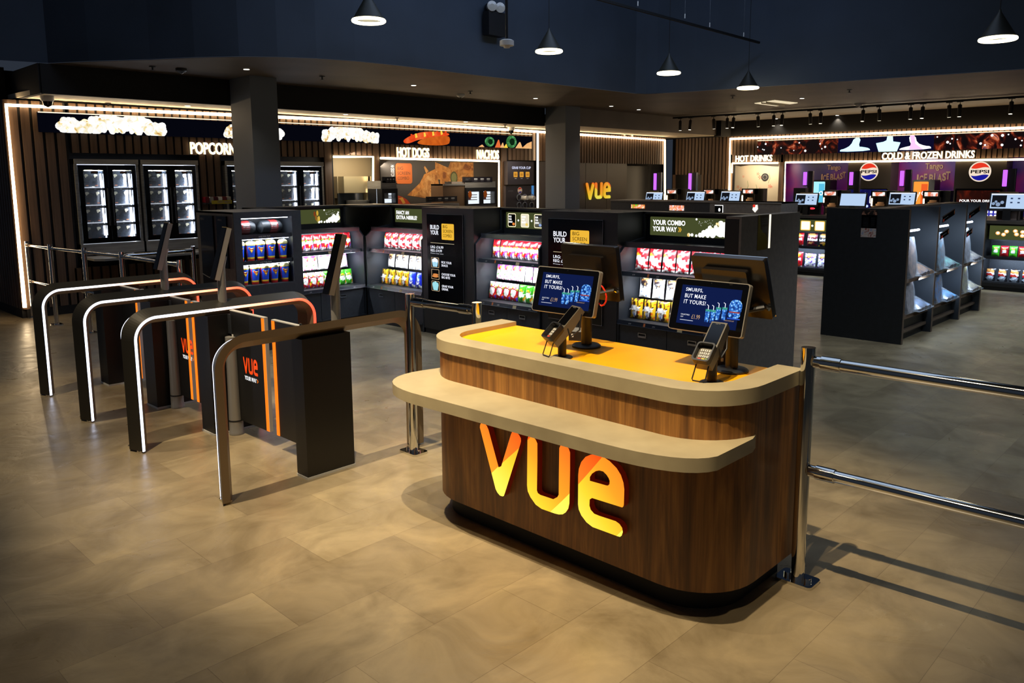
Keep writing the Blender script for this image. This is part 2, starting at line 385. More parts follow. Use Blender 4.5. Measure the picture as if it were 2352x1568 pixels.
# ================================================================ LED STRIPS
def strip(pts, label, group='white light strips outlining the walls', r=.02, mt=None, name='light_strip'):
    m = MB(); m.tube(pts, r, mt or LED, n=8, smooth=False)
    o = m.build(name, at=pts[0]); return tag(o, label, 'light strip', group)
yy = 11.93
def NP(px, py, d=0): return onY(px, py, yy - d)
strip([NP(57, 706), NP(14, 241), NP(538, 264), NP(900, 281), NP(1259, 304), NP(1331, 309), NP(1527, 322), NP(1527, 500)], 'long white light strip running up the left corner and along the timber wall top', r=.024)
strip([NP(87, 257), NP(640, 281), NP(1222, 309)], 'thin light strip along the upper edge of the food picture banner', r=.006, mt=glow('led_thin', 'ffe0b4', 2.2))
strip([NP(1235, 304), NP(1235, 480)], 'vertical light strip right of the drinks cup dispenser panel')
strip([NP(766, 360), NP(857, 360), NP(857, 480)], 'light strip framing the pale serving hatch', r=.018)
strip([NP(874, 363), NP(1146, 370), NP(1146, 480)], 'light strip framing the nacho poster alcove', r=.02)
def EP(px, py): return onX(px, py, 18.93)
strip([EP(1675, 445), EP(1677, 319), EP(2000, 307), EP(2360, 293)], 'thick white light strip above the hot and cold drinks wall', r=.026)
strip([EP(1740, 323), EP(2360, 300)], 'thin light strip along the top of the cola and ice picture banner', r=.007, mt=glow('led_thin', 'ffe0b4', 2.2))
strip([EP(1681, 397), EP(1682, 375), EP(1787, 374)], 'short light strip above the floral hot drinks alcove', r=.02)
strip([EP(1801, 487), EP(1804, 373), EP(2360, 366)], 'light strip framing the purple frozen drinks alcove', r=.02)
lamp('hatch_lamp', 'AREA', (onY(812, 365, 11.8)), 8, NEUT, to=onY(812, 470, 12.2), size=.5)
lamp('alcove_lamp', 'AREA', (onY(1010, 378, 11.7)), 15, NEUT, to=onY(1010, 460, 12.3), shape='RECTANGLE', size=2.6, size_y=.1)
lamp('alcove_lamp', 'AREA', (onX(1735, 380, 18.7)), 14, NEUT, to=onX(1735, 450, 19.4), shape='RECTANGLE', size=.9, size_y=.1)
lamp('alcove_lamp', 'AREA', (onX(2080, 376, 18.6)), 22, NEUT, to=onX(2080, 450, 19.6), shape='RECTANGLE', size=.1, size_y=4.5)
lamp('alcove_lamp', 'AREA', (onY(1200, 372, 11.5)), 3, NEUT, to=onY(1200, 440, 12.1), size=.4)

# ================================================================ ENTRANCE GATES
BRZ = mat('bronze_anodised_metal', '2c2922', .38, .25); BRZS = mat('bronze_side_metal', '85735a', .42, .3)
POLE = mat('satin_steel_pole', '8c8880', .35, .35)
ORL = glow('orange_edge_light', 'ff7a1c', 1.35); TRIMW = mat('pale_edge_trim', 'b9b6ac', .4)
def gate_strip_mat():
    m = mat('gate_light', '000000'); N, L, B = nodes(m)
    t = N.new('ShaderNodeTexCoord'); sp = N.new('ShaderNodeSeparateXYZ'); L.new(t.outputs['Object'], sp.inputs[0])
    mr = N.new('ShaderNodeMapRange'); mr.inputs[1].default_value = 0; mr.inputs[2].default_value = 1.5; L.new(sp.outputs[0], mr.inputs[0])
    r = ramp(N, [(0, 'dfe6ff'), (.33, 'fff2ea'), (.5, 'ffb48a'), (.8, 'ff5a3a'), (1, 'ff1a1a')]); L.new(mr.outputs[0], r.inputs[0])
    L.new(r.outputs[0], B.inputs['Emission Color']); B.inputs['Emission Strength'].default_value = 3.2; return m
GST = gate_strip_mat()
def arch(x0, x1, H, R, t, n=8):
    def side(x0, x1, H, R):
        P = [(x0, 0)]
        P += [(x0 + R - R * math.cos(a), H - R + R * math.sin(a)) for a in [math.pi / 2 * i / n for i in range(n + 1)]]
        P += [(x1 - R + R * math.sin(a), H - R + R * math.cos(a)) for a in [math.pi / 2 * i / n for i in range(n + 1)]]
        return P + [(x1, 0)]
    return side(x0, x1, H, R) + side(x0 + t, x1 - t, H - t, R - t)[::-1]
# logo outlines, traced from the counter, in a unit frame (u 0..1 over the three letters)
LS = 380 / 1922
LV = [[(112, 210), (115, 180), (128, 155), (145, 150), (170, 162), (195, 195), (212, 235), (330, 672), (360, 660), (470, 300), (485, 262), (505, 252), (540, 265), (570, 300), (588, 335), (590, 370), (580, 410), (400, 980), (390, 1005), (375, 1010), (345, 1000), (315, 965), (295, 925)]]
LU = [[(665, 350), (672, 320), (695, 304), (730, 318), (760, 350), (780, 395), (780, 600), (775, 940), (785, 970), (815, 992), (965, 1042), (1012, 1018), (1028, 990), (1030, 750), (1035, 450), (1048, 418), (1075, 407), (1115, 422), (1145, 455), (1160, 500), (1160, 700), (1152, 1090), (1140, 1150), (1110, 1195), (1075, 1218), (1030, 1220), (980, 1208), (830, 1155), (760, 1105), (700, 1020), (668, 950), (660, 880)]]
LE = [[(1252, 1100), (1255, 760), (1262, 690), (1290, 610), (1340, 550), (1400, 525), (1460, 522), (1540, 545), (1620, 600), (1700, 680), (1750, 760), (1780, 850), (1790, 930), (1785, 1100), (1780, 1125), (1765, 1138), (1740, 1130), (1415, 1028), (1388, 1045), (1385, 1115), (1400, 1165), (1440, 1210), (1500, 1235), (1690, 1297), (1735, 1330), (1765, 1375), (1773, 1425), (1760, 1465), (1740, 1480), (1710, 1472), (1420, 1365), (1350, 1310), (1290, 1230), (1260, 1160)],
      [(1390, 828), (1390, 785), (1415, 745), (1460, 715), (1500, 708), (1545, 720), (1585, 760), (1610, 800), (1620, 830), (1618, 868), (1600, 884), (1580, 882)]]
def unlogo(loops):
    out = []
    for l in loops:
        out.append([(-onX(1080 + a * LS, 940 + b * LS, 2.66).y, onX(1080 + a * LS, 940 + b * LS, 2.66).z) for a, b in l])
    return out
LOGO = [unlogo(l) for l in (LV, LU, LE)]
lx0 = min(p[0] for l in LOGO for q in l for p in q); lx1 = max(p[0] for l in LOGO for q in l for p in q)
lz0 = min(p[1] for l in LOGO for q in l for p in q); lz1 = max(p[1] for l in LOGO for q in l for p in q)
LW, LH = lx1 - lx0, lz1 - lz0
def logo(m, fr, u, v, w, W_, mt, H_=None, depth=0):
    k = W_ / LW; kz = (H_ / LH) if H_ else k
    for l in LOGO:
        ls = [[(u + (a - lx0) * k, v + (b - lz0) * kz) for a, b in q] for q in l]
        if depth: m.prism(fr, ls[0], w, w + depth, mt, holes=ls[1:])
        else: m.flat(fr, ls[0], w, mt, holes=ls[1:])
LGM = logo_mat('small_logo_glow', 1.0, .16)
CABM = mat('black_cabinet_panel', '090807', .45, 0)
def arch_side(x0, x1, H, R, n=16):
    P = [(x0, .012)]
    P += [(x0 + R - R * math.cos(a), H - R + R * math.sin(a)) for a in [math.pi / 2 * i / n for i in range(n + 1)]]
    P += [(x1 - R + R * math.sin(a), H - R + R * math.cos(a)) for a in [math.pi / 2 * i / n for i in range(n + 1)]]
    return P + [(x1, .012)]
def loft(m, y, x0, x1, H, R, sec, mts):
    """sweep a closed section [(outward, depth)] along the arch; one material per section side"""
    rows = [[V((a, y + d, b)) for a, b in arch_side(x0 - o, x1 + o, H + o, R + o)] for o, d in sec]
    k = len(sec)
    for i in range(k):
        A, B = rows[i], rows[(i + 1) % k]; q = len(A)
        m.add(A + B, [(j, j + 1, q + j + 1, q + j) for j in range(q - 1)], mts[i], False)
    for e in (0, -1): m.add([r[e] for r in rows], [tuple(range(k))], BRZ)
def gate(y, H, thick, side, label, x0=1.957, x1=3.32, doors=(), pole=None, cab=(0, .19)):
    """y: near light-strip line (double gates) or the flat near face (single gate); the arch runs along X"""
    g = thing('entrance_gate', label, 'gate', (x0, y, 0), 'entrance gates in a row')
    r = .15; m = MB(); f = FY(0, y)
    if side == 'near':
        loft(m, y, x0, x1, H, r, [(0, 0), (.045, thick / 2), (0, thick), (-.046, thick - .05), (-.046, .05)], [BRZ, BRZ, BRZS, BRZS, BRZS]); m.build('frame', g)
        m = MB(); loft(m, y, x0, x1, H, r, [(.0, -.002), (.004, .004), (-.004, .010), (-.015, .010), (-.015, .006)], [GST] * 5); m.build('light_strip', g)
        m = MB(); loft(m, y, x0, x1, H, r, [(.0, thick + .002), (.004, thick - .004), (-.015, thick - .012)], [GST] * 3); m.build('light_strip', g)
    else:
        loft(m, y, x0, x1, H, r, [(0, 0), (.045, 0), (0, thick), (-.046, thick - .05)], [BRZS, BRZ, BRZS, BRZS]); m.build('frame', g)
        m = MB(); loft(m, y, x0, x1, H, r, [(.0, thick + .002), (.005, thick - .006), (-.012, thick - .008)], [GST] * 3); m.build('light_strip', g)
    for xx in (x0 - .02, x1 - .02): m = MB(); m.box(f, xx, xx + .04, 0.0, .013, -thick + .02, -.02, CHR); m.build('foot', g)
    # cabinet under the beam
    cx = 2.455; cw = .34; c0, c1 = cab
    m = MB(); m.box(FY(cx, y - c0), 0, cw, .014, H - .044, -(c1 - c0), 0, CABM); m.build('cabinet', g)
    m = MB(); m.box(FY(cx, y - c0), -.004, cw + .004, 0, .014, -(c1 - c0) - .004, .004, TRIMW); m.build('base_trim', g)
    m = MB(); m.rbox(FY(x0 + .52, y + thick - .02), 0, .11, H - .06, H + .012, -.05, -.0, GLOSSB, .01); m.box(FY(x0 + .52, y + thick - .02), .05, .056, H, H + .03, -.04, -.02, CHR); m.build('card_sensor', g)
    for sgn, y0, y1, lg in doors:
        X = 2.615; fd = FX(X, max(y0, y1)); wd = abs(y1 - y0)
        m = MB(); m.rbox(fd, 0, wd, .11, H - .018, -.012, .012, CABM, .008); d = m.build('door_panel', g)
        e = 0 if sgn > 0 else wd - .022
        m = MB(); m.box(fd, e + (.0 if sgn > 0 else -.012), e + (.034 if sgn > 0 else .022), .112, H - .02, .012, .016, ORL); m.build('orange_edge_light', d)
        m = MB(); m.box(fd, 0, wd, H - .018, H - .012, -.014, .014, TRIMW); m.box(fd, (-.004 if sgn > 0 else wd), (0 if sgn > 0 else wd + .004), .11, H - .012, -.013, .013, TRIMW); m.build('edge_trim', d)
        if lg:
            m = MB(); logo(m, fd, .16, .47, .0135, .2, LGM, .12); m.build('logo', d)
            m = MB(); m.text(fd, 'YOUR WAY', .17, .425, .0135, .165, .03, INK, bold=.01); m.flat(fd, [(.348, .427), (.36, .44), (.348, .453), (.342, .453), (.352, .44), (.342, .427)], .0135, ORL); m.build('lettering', d)
    if pole:
        px, py = pole
        if side == 'near':
            m = MB(); m.lathe((px - .03, y - .06, 0), [(.052, 0), (.054, .012), (.05, .02), (.049, .1), (.046, .102), (.046, .108), (.049, .11), (.045, .32), (.042, H - .2)], POLE, 24)
            m.lathe((px - .03, y - .06, 0), [(.0505, .1), (.0505, .108)], GAP, 24); m.build('lower_column', g)
            m = MB(); m.box(FY(px - .02, y - .02), 0, .1, H - .2, H - .046, -.06, .03, DGREY)
            m.prism(FY(px - .02, y - .0), [(0, H - .2), (.1, H - .22), (.1, H - .205), (0, H - .185)], 0, .07, TRIMW); m.build('column_bracket', g)
        yc = y + py
        m = MB(); m.tube([(px, yc, H - .03), (px, yc, H + .28), (px + .02, yc, H + .36)], .03, POLE, 16); m.build('scanner_pole', g)
        hf = tilt(FX(px - .07, yc + .032, H + .2), math.radians(17))
        m = MB(); m.box(hf, 0, .064, 0, .38, -.045, -.006, mat('satin_scanner_side', 'a8a296', .35, .3)); h = m.build('scanner_head', g)
        m = MB(); m.box(hf, -.001, .065, -.001, .379, -.006, 0, GLOSSB); m.build('scanner_glass', h)
        m = MB(); m.box(hf, 0, .064, .38, .383, -.045, -.002, mat('brushed_brass_cap', 'b39a6a', .4, .6)); m.build('end_cap', h)
    return g
gate(4.11, .911, .12, 'far', 'nearest entrance gate, its plain bronze side facing the counter', doors=[(1, 4.72, 4.24, 0)], pole=(2.75, .08), cab=(.0, .12))
gate(5.335, .912, .24, 'near', 'entrance gate next to the nearest one, white strip turning red', doors=[(-1, 5.3, 4.82, 1), (1, 5.92, 5.57, 0)], pole=(2.62, .1), cab=(.0, .19))
gate(6.325, .912, .24, 'near', 'third entrance gate counting from the counter, white strip turning red', x0=1.967, doors=[(-1, 6.3, 5.99, 1), (1, 6.9, 6.55, 0)], pole=(2.62, .1), cab=(.0, .2))
gate(7.375, .905, .24, 'near', 'farthest entrance gate, beside the chrome queue barrier', x0=1.985, doors=[(-1, 7.35, 6.98, 0)], cab=(.0, .19))
GM = None
# ================================================================ SERVICE COUNTER
WALN = wood_mat('walnut_panel', '573619', '845624', 'aa7636', 1.0, .45)
STONE = noisy('beige_stone_solid_surface', '9c8e6e', 'a89a78', (6, 6, 6), .42, detail=8)
ORG = noisy('orange_laminate_top', 'f7a400', 'ffb00a', (3, 3, 3), .33)
def rr(x0, x1, y0, y1, r, n=10, back=.0):
    """plan outline of the counter: front (small X) corners rounded, back square"""
    P = [(x1, y0)]
    P += [(x0 + r - r * math.sin(a), y0 + r - r * math.cos(a)) for a in [math.pi / 2 * i / n for i in range(n + 1)]]
    P += [(x0 + r - r * math.cos(a), y1 - r + r * math.sin(a)) for a in [math.pi / 2 * i / n for i in range(n + 1)]]
    return P + [(x1, y1)]
CX0, CX1, CY0, CY1 = 2.68, 3.36, 1.455, 3.34
ct = thing('service_counter', 'curved walnut service counter with orange top, beige edging and lit letters', 'counter', (CX0, 2.4, 0))
m = MB(); m.prism(G, rr(CX0 + .015, CX1 - .01, CY0 + .015, CY1 - .015, .29), .1, .905, WALN, smooth=False); cb = m.build('body_panel', ct)
for p_ in cb.data.polygons: p_.use_smooth = abs(p_.normal.z) < .5
m = MB(); m.prism(G, rr(CX0 + .06, CX1 - .03, CY0 + .07, CY1 - .07, .25), 0, .1, GAP); m.build('plinth', ct)
inner = rr(CX0 + .125, CX1 - .002, CY0 + .125, CY1 - .125, .18)
outer = rr(CX0, CX1, CY0, CY1, .3)
m = MB(); m.prism(G, outer + inner[::-1], .902, .966, STONE); rim = m.build('edge_rim', ct)
m = MB(); m.prism(G, rr(CX0 + .12, CX1, CY0 + .12, CY1 - .12, .18), .906, .942, ORG); m.build('worktop', ct)
def bez(p0, p1, p2, n=8): return [((1 - t) ** 2 * p0[0] + 2 * t * (1 - t) * p1[0] + t * t * p2[0], (1 - t) ** 2 * p0[1] + 2 * t * (1 - t) * p1[1] + t * t * p2[1]) for t in [i / n for i in range(n + 1)]]
sh = [(2.95, 3.30), (2.74, 3.35)] + bez((2.68, 3.36), (2.415, 3.36), (2.405, 3.02)) + bez((2.44, 1.86), (2.455, 1.5), (2.62, 1.455)) + [(2.9, 1.455), (2.98, 1.478), (2.98, 2.0)]
m = MB(); m.prism(G, sh, .7, .757, STONE); m.build('lower_shelf', ct)
m = MB(); m.box(FX(CX0, CY0 + .4), -.9, 0, .1, .11, .0, .001, GAP)
LG = logo_mat('big_logo_glow', 1.15, .36); LGS = mat('dark_red_letter_side', '3a0a04', .3, 0, 'ff3a10', .05)
for i, l in enumerate(LOGO):
    m = MB(); f = Fr((2.66, 0, 0), (0, -1, 0))
    m.prism(f, l[0], -.035, 0, LG, holes=l[1:], side=LGS); o = m.build('letter', ct); tag(o, label='lit letter ' + 'VUE'[i])
    o.data.transform(Matrix.Translation(V((0, lx0 + 2.4, -lz0)))); o.location = V((0, -lx0 - 2.4, lz0))
lamp('letter_glow', 'AREA', (2.6, 2.4, .42), .6, (1, .45, .1), to=(2.0, 2.4, .1), shape='RECTANGLE', size=.8, size_y=.3)
ZT = .942
# ================================================================ TILLS ON THE COUNTER
SCRN = glow('navy_screen', '101c48', 1.0); SCRW = glow('screen_white', 'f2f4ff', 1.1)
def till(bx, by, tag1, cust, staff, cable):
    t = thing('checkout_terminal', 'two-screen checkout terminal on a black post, %s' % tag1, 'till', (bx, by, ZT), 'checkout terminals on the counter')
    Z0 = cust[2]
    m = MB(); m.lathe((bx, by, ZT), [(.075, 0), (.075, .008), (.068, .014), (.03, .016)], BLK, 24); m.lathe((bx, by, ZT), [(.028, .01), (.028, .36), (.031, .365), (.031, .4), (.02, .402)], BLK, 20); m.build('post', t)
    f = tilt(turn(FX(cust[0], cust[1], cust[2]), cust[3]), cust[4]); w, h = cust[5], cust[6]
    m = MB(); m.tube([(bx, by, ZT + .26), f.p(w / 2, h / 2, -.02)], .02, BLK, 10); m.build('arm', t)
    m = MB(); m.rbox(f, 0, w, 0, h, -.028, -.002, mat('grey_screen_shell', '8d877c', .4, .2), .012); s = m.build('customer_screen', t)
    m = MB(); m.rbox(f, .004, w - .004, .004, h - .004, -.002, .0, GLOSSB, .01); m.lathe(f.p(w / 2, h - .012, .0), [(.002, 0), (.002, .001)], DGREY, 8, axis=f.N); m.build('bezel', s)
    m = MB(); m.box(f, .04, w - .032, .03, h - .03, 0, .0008, SCRN); d = m.build('display', s)
    g = f.sh(.04, .03, .0014); W_, H_ = w - .072, h - .06
    m = MB()
    for k, tx in enumerate(['SMURFS,', 'BUT MAKE', 'IT YOURS!']): m.text(g, tx, .022, H_ * (.83 - k * .155), 0, [.088, .108, .112][k], H_ * .105, SCRW, bold=.012, space=1.1)
    m.text(g, 'COLLECTABLE', .018, H_ * .22, 0, .045, .006, SCRW); m.text(g, 'CUP', .018, H_ * .16, 0, .014, .006, SCRW)
    m.text(g, '£1.99', .075, H_ * .15, 0, .042, .02, glow('screen_gold', 'c7a27a', 1)); m.box(g, .018, .085, H_ * .09, H_ * .1, 0, .0003, SCRW)
    m.text(g, 'WHILE STOCKS LAST', .235, H_ * .2, 0, .05, .005, glow('screen_gold', 'c7a27a', 1))
    m.build('lettering', d)
    m = MB(); CU = picture('blue_cups_print', [(0, 'eaf6ff'), (.25, '7fc4f2'), (.5, '2f6fd0'), (.8, '10306e')], 95, 1.1); TL = glow('teal_band', '3f9c8c', 1)
    for (a, b, ww, hh) in [(.19, .055, .024, .055), (.166, .04, .024, .056), (.22, .058, .024, .055), (.14, .04, .024, .056)]:
        m.flat(g, [(a + .003, H_ * 0 + b - .02), (a + ww - .003, b - .02), (a + ww, b + hh - .02), (a, b + hh - .02)], .0002, CU); m.box(g, a, a + ww, b + hh - .028, b + hh - .018, .0002, .0006, TL)
        m.tube([g.p(a + .012, b + hh - .02, .0005), g.p(a + .011, b + hh - .002, .0005), g.p(a + .003, b + hh + .002, .0005)], .0016, SCRW, 5)
    m.flat(g, soft([(.252, H_ * .34), (.308, H_ * .32), (.314, H_ * .74), (.25, H_ * .76)]), .0002, CU); m.flat(g, soft([(.25, H_ * .3), (.306, H_ * .28), (.31, H_ * .46), (.252, H_ * .48)]), .0004, CU)
    m.box(g, .255, .305, H_ * .42, H_ * .45, .0006, .0008, glow('screen_red', 'a33a2c', 1)); m.box(g, .25, .31, H_ * .26, H_ * .29, .0002, .0004, glow('screen_blue', '2c56c8', 1)); m.build('picture', d)
    # staff screen: faces away, we see its back
    f = tilt(turn(Fr(staff[:3], (0, 1, 0)), staff[3]), staff[4]); w, h = staff[5], staff[6]
    m = MB(); m.rbox(f, 0, w, 0, h, -.03, 0, mat('black_till_back', '14110f', .3), .012); s2 = m.build('staff_screen', t)
    m = MB(); m.box(f, .0, w, 0, h, .0, .004, CHR); m.rbox(f, .006, w - .006, .006, h - .006, .002, .0055, GLOSSB, .01); m.build('glass_edge', s2)
    m = MB(); m.rbox(f, .08, w - .06, .06, h - .05, -.055, -.03, mat('black_till_back', '14110f', .3), .01); m.build('back_housing', s2)
    m = MB(); m.tube([(bx, by, ZT + .3), (bx + .05, by - .02, ZT + .3), f.p(w / 2, .1, -.04)], .02, BLK, 10); m.tube([(bx, by - .02, ZT + .27), f.p(.03, .06, -.035)], .012, BLK, 8); m.tube([f.p(.02, .065, -.04), f.p(.0, .06, -.045)], .009, CHR, 8); m.build('bracket', t)
    if cable:
        P = [onX(a, b, 3.22) for a, b in [(1366, 648), (1376, 652), (1384, 659), (1390, 669), (1393, 681), (1392, 692), (1387, 700), (1381, 702), (1376, 696)]]
        m = MB(); m.tube(P, .0045, mat('red_cable', 'e0301c', .3), 8); m.build('cable', t)
    return t
till(3.167, 2.53, 'left one, with a red looped cable', (2.953, 2.721, 1.14, -.046, .26, .385, .23), (3.301, 2.394, 1.181, .023, .164, .369, .287), True)
till(3.19, 1.717, 'right one, nearest the rounded counter end', (3.096, 1.997, 1.118, 0, .285, .371, .238), (3.303, 1.57, 1.193, .03, .366, .365, .288), False)
def reader(bx, by, label, yaw):
    t = thing('card_reader', label, 'card reader', (bx, by, ZT), 'card readers on the counter')
    m = MB(); m.lathe((bx, by, ZT), [(.052, 0), (.052, .005), (.045, .009), (.022, .01)], BLK, 24); m.lathe((bx, by, ZT), [(.021, .008), (.021, .1), (.0245, .102), (.0245, .125), (.02, .126), (.02, .17)], BLK, 18); m.build('post', t)
    f0 = turn(FX(bx - .085, by + .04, ZT + .1), yaw)
    f = tilt(f0, math.radians(47)); k = BLK
    m = MB(); m.prism(Fr(f.O, -f.N, f.U), [(-.0, 0), (.045, 0), (.05, .12), (.035, .22), (.0, .22)], 0, .072, mat('reader_shell', '5c564a', .35))
    b = m.build('reader_body', t)
    m = MB(); m.rbox(f, .006, .066, .1, .212, .0, .002, GLOSSB, .006); m.text(f, 'card', .024, .206, .003, .02, .004, INKG); m.build('screen', b)
    m = MB(); KEY = mat('reader_key', 'c8c4bb', .5)
    for r_ in range(4):
        for c in range(3):
            km = KEY if r_ else [mat('key_red', 'd8402a', .4), mat('key_yellow', 'd8b83a', .4), mat('key_green', '7ab648', .4)][c]
            m.box(f, .011 + c * .018, .025 + c * .018, .014 + r_ * .015, .024 + r_ * .015, 0, .003, km)
            if r_: m.box(f, .0155 + c * .018, .0205 + c * .018, .0165 + r_ * .015, .0215 + r_ * .015, .003, .0035, BLK)
    m.build('keypad', b)
    m = MB(); m.prism(f, rrect(-.004, .076, -.004, .092, .014), .0, .026, BLK, holes=[rrect(.002, .07, .004, .086, .012)]); m.build('privacy_shield', b)
    a = f.p(.008, 0, -.015); b = f.p(.064, 0, -.015); dn = V((-.03, 0, -.062)); m = MB(); m.tube([a, a + dn * .9 + (b - a) * -.03, a + dn + (b - a) * .06, b + dn - (b - a) * .06, b + dn * .9 + (b - a) * .03, b], .003, BLK, 6); m.build('receipt_hook', t)
    m = MB(); m.tube([f.p(.07, .1, -.02), f.p(.075, .08, -.06), f.p(.075, .14, -.075), f.p(.07, .2, -.03)], .004, BLK, 8); m.build('side_handle', t)
reader(2.886, 2.456, 'card reader on a post, left of the pair, in front of the left till', math.radians(16))
reader(2.939, 1.671, 'card reader on a post, right of the pair, with lit keypad', math.radians(-4))
def scanner(bx, by, label):
    t = thing('barcode_scanner', label, 'barcode scanner', (bx, by, ZT), 'barcode scanners on the counter')
    m = MB(); f = turn(FX(bx, by + .04, ZT), math.radians(-25)); m.prism(Fr(f.O, -f.N, f.U), [(-.05, 0), (.07, 0), (.065, .03), (.02, .035), (-.03, .07), (-.05, .05)], 0, .07, BLK); b = m.build('cradle', t)
    m = MB(); m.rbox(f, .015, .027, .02, .038, .05, .0508, INKW, .002); m.build('mark', b)
    m = MB(); m.tube([f.p(.035, .04, .02), f.p(.035, .13, -.01), f.p(.035, .2, -.03)], [.016, .02, .026], mat('scanner_grip', '1c1d1f', .25), 12); m.build('handle', t)
scanner(3.27, 2.68, 'black handheld barcode scanner in its cradle, left till')
scanner(3.29, 1.80, 'black barcode scanner cradle half hidden by the right till post')
# ================================================================ CHROME BARRIERS
def post(t, x, y, h=1.075, r=.03, plate=True):
    m = MB(); m.tube([(x, y, .01), (x, y, h)], r, CHR, 20); p = m.build('post', t)
    if plate: m = MB(); m.rbox(Fr((x, y, 0), (1, 0, 0), (0, 1, 0)), -.06, .06, -.085, .085, 0, .014, CHR, .02); m.tube([(x, y + .045, .012), (x, y + .045, .03)], .018, CHR, 10); m.tube([(x, y - .045, .012), (x, y - .045, .03)], .018, CHR, 10); m.build('base_plate', t)
def rail(t, a, b, r=.026):
    m = MB(); m.tube([a, b], r, CHR, 16); d = (V(b) - V(a)).normalized(); m.tube([V(a) + d * .03, V(a) + d * .11], r + .005, CHR, 16); m.tube([V(b) - d * .11, V(b) - d * .03], r + .005, CHR, 16); m.build('rail', t)
t = thing('chrome_barrier', 'polished chrome barrier with two rails running off to the right of the counter', 'barrier', (3.31, 1.42, 0), 'chrome barriers')
post(t, 3.31, 1.42); rail(t, (3.31, 1.39, 1.015), (3.41, -.35, 1.0)); rail(t, (3.31, 1.39, .527), (3.40, -.35, .512)); post(t, 3.41, -.38)
t = thing('chrome_barrier', 'short chrome barrier between the nearest gate and the counter', 'barrier', (3.21, 4.03, 0), 'chrome barriers')
post(t, 3.21, 4.03, 1.07); rail(t, (3.21, 4.0, 1.02), (3.25, 3.47, 1.02)); rail(t, (3.21, 4.0, .53), (3.25, 3.47, .53)); post(t, 3.25, 3.44, 1.07)
t = thing('chrome_barrier', 'long chrome queue barrier against the left timber wall', 'barrier', (3.11, 12.0, 0), 'chrome barriers')
B = [(3.10, 11.97), (3.14, 11.12), (3.24, 10.2), (3.32, 9.25), (3.36, 7.85)]
for a in B: post(t, a[0], a[1], 1.03, .027)
for a, b in zip(B[:-1], B[1:]): rail(t, (a[0], a[1], .98), (b[0], b[1], .98), .02); rail(t, (a[0], a[1], .5), (b[0], b[1], .5), .017)
t = thing('chrome_barrier', 'chrome barrier arm reaching from the queue barrier to the cup display end', 'barrier', (4.22, 9.4, 0), 'chrome barriers')
post(t, 4.2, 9.4, 1.03, .025); rail(t, (3.36, 9.28, .98), (4.2, 9.4, .98), .02)
# ================================================================ PACKAGED GOODS
PAL = {k: mat(n, c, r) for k, (n, c, r) in {'r': ('foil_red', 'b3101c', .3), 'R': ('foil_dark_red', '6e0a14', .3), 'w': ('foil_white', 'e9e6e2', .35), 'p': ('foil_pink', 'd8489a', .3), 'l': ('foil_lilac', 'c99ade', .3), 'g': ('foil_green', '3fae1e', .3), 'G': ('foil_dark_green', '1e7a1c', .3),
    'y': ('foil_yellow', 'e8b81c', .3), 'o': ('foil_orange', 'e8641c', .3), 'b': ('foil_blue', '1c2fc0', .3), 'B': ('foil_sky', '5c8ee8', .3), 'k': ('foil_brown', '3a1a0c', .3), 's': ('foil_silver', 'a9a6a6', .25), 'v': ('foil_violet', '6a3aa0', .3), 'n': ('foil_black', '15131a', .3), 'm': ('foil_maroon', '5a0f22', .3), 't': ('foil_tan', 'c08a4a', .4), 'c': ('clear_film', 'b9c4cf', .12)}.items()}
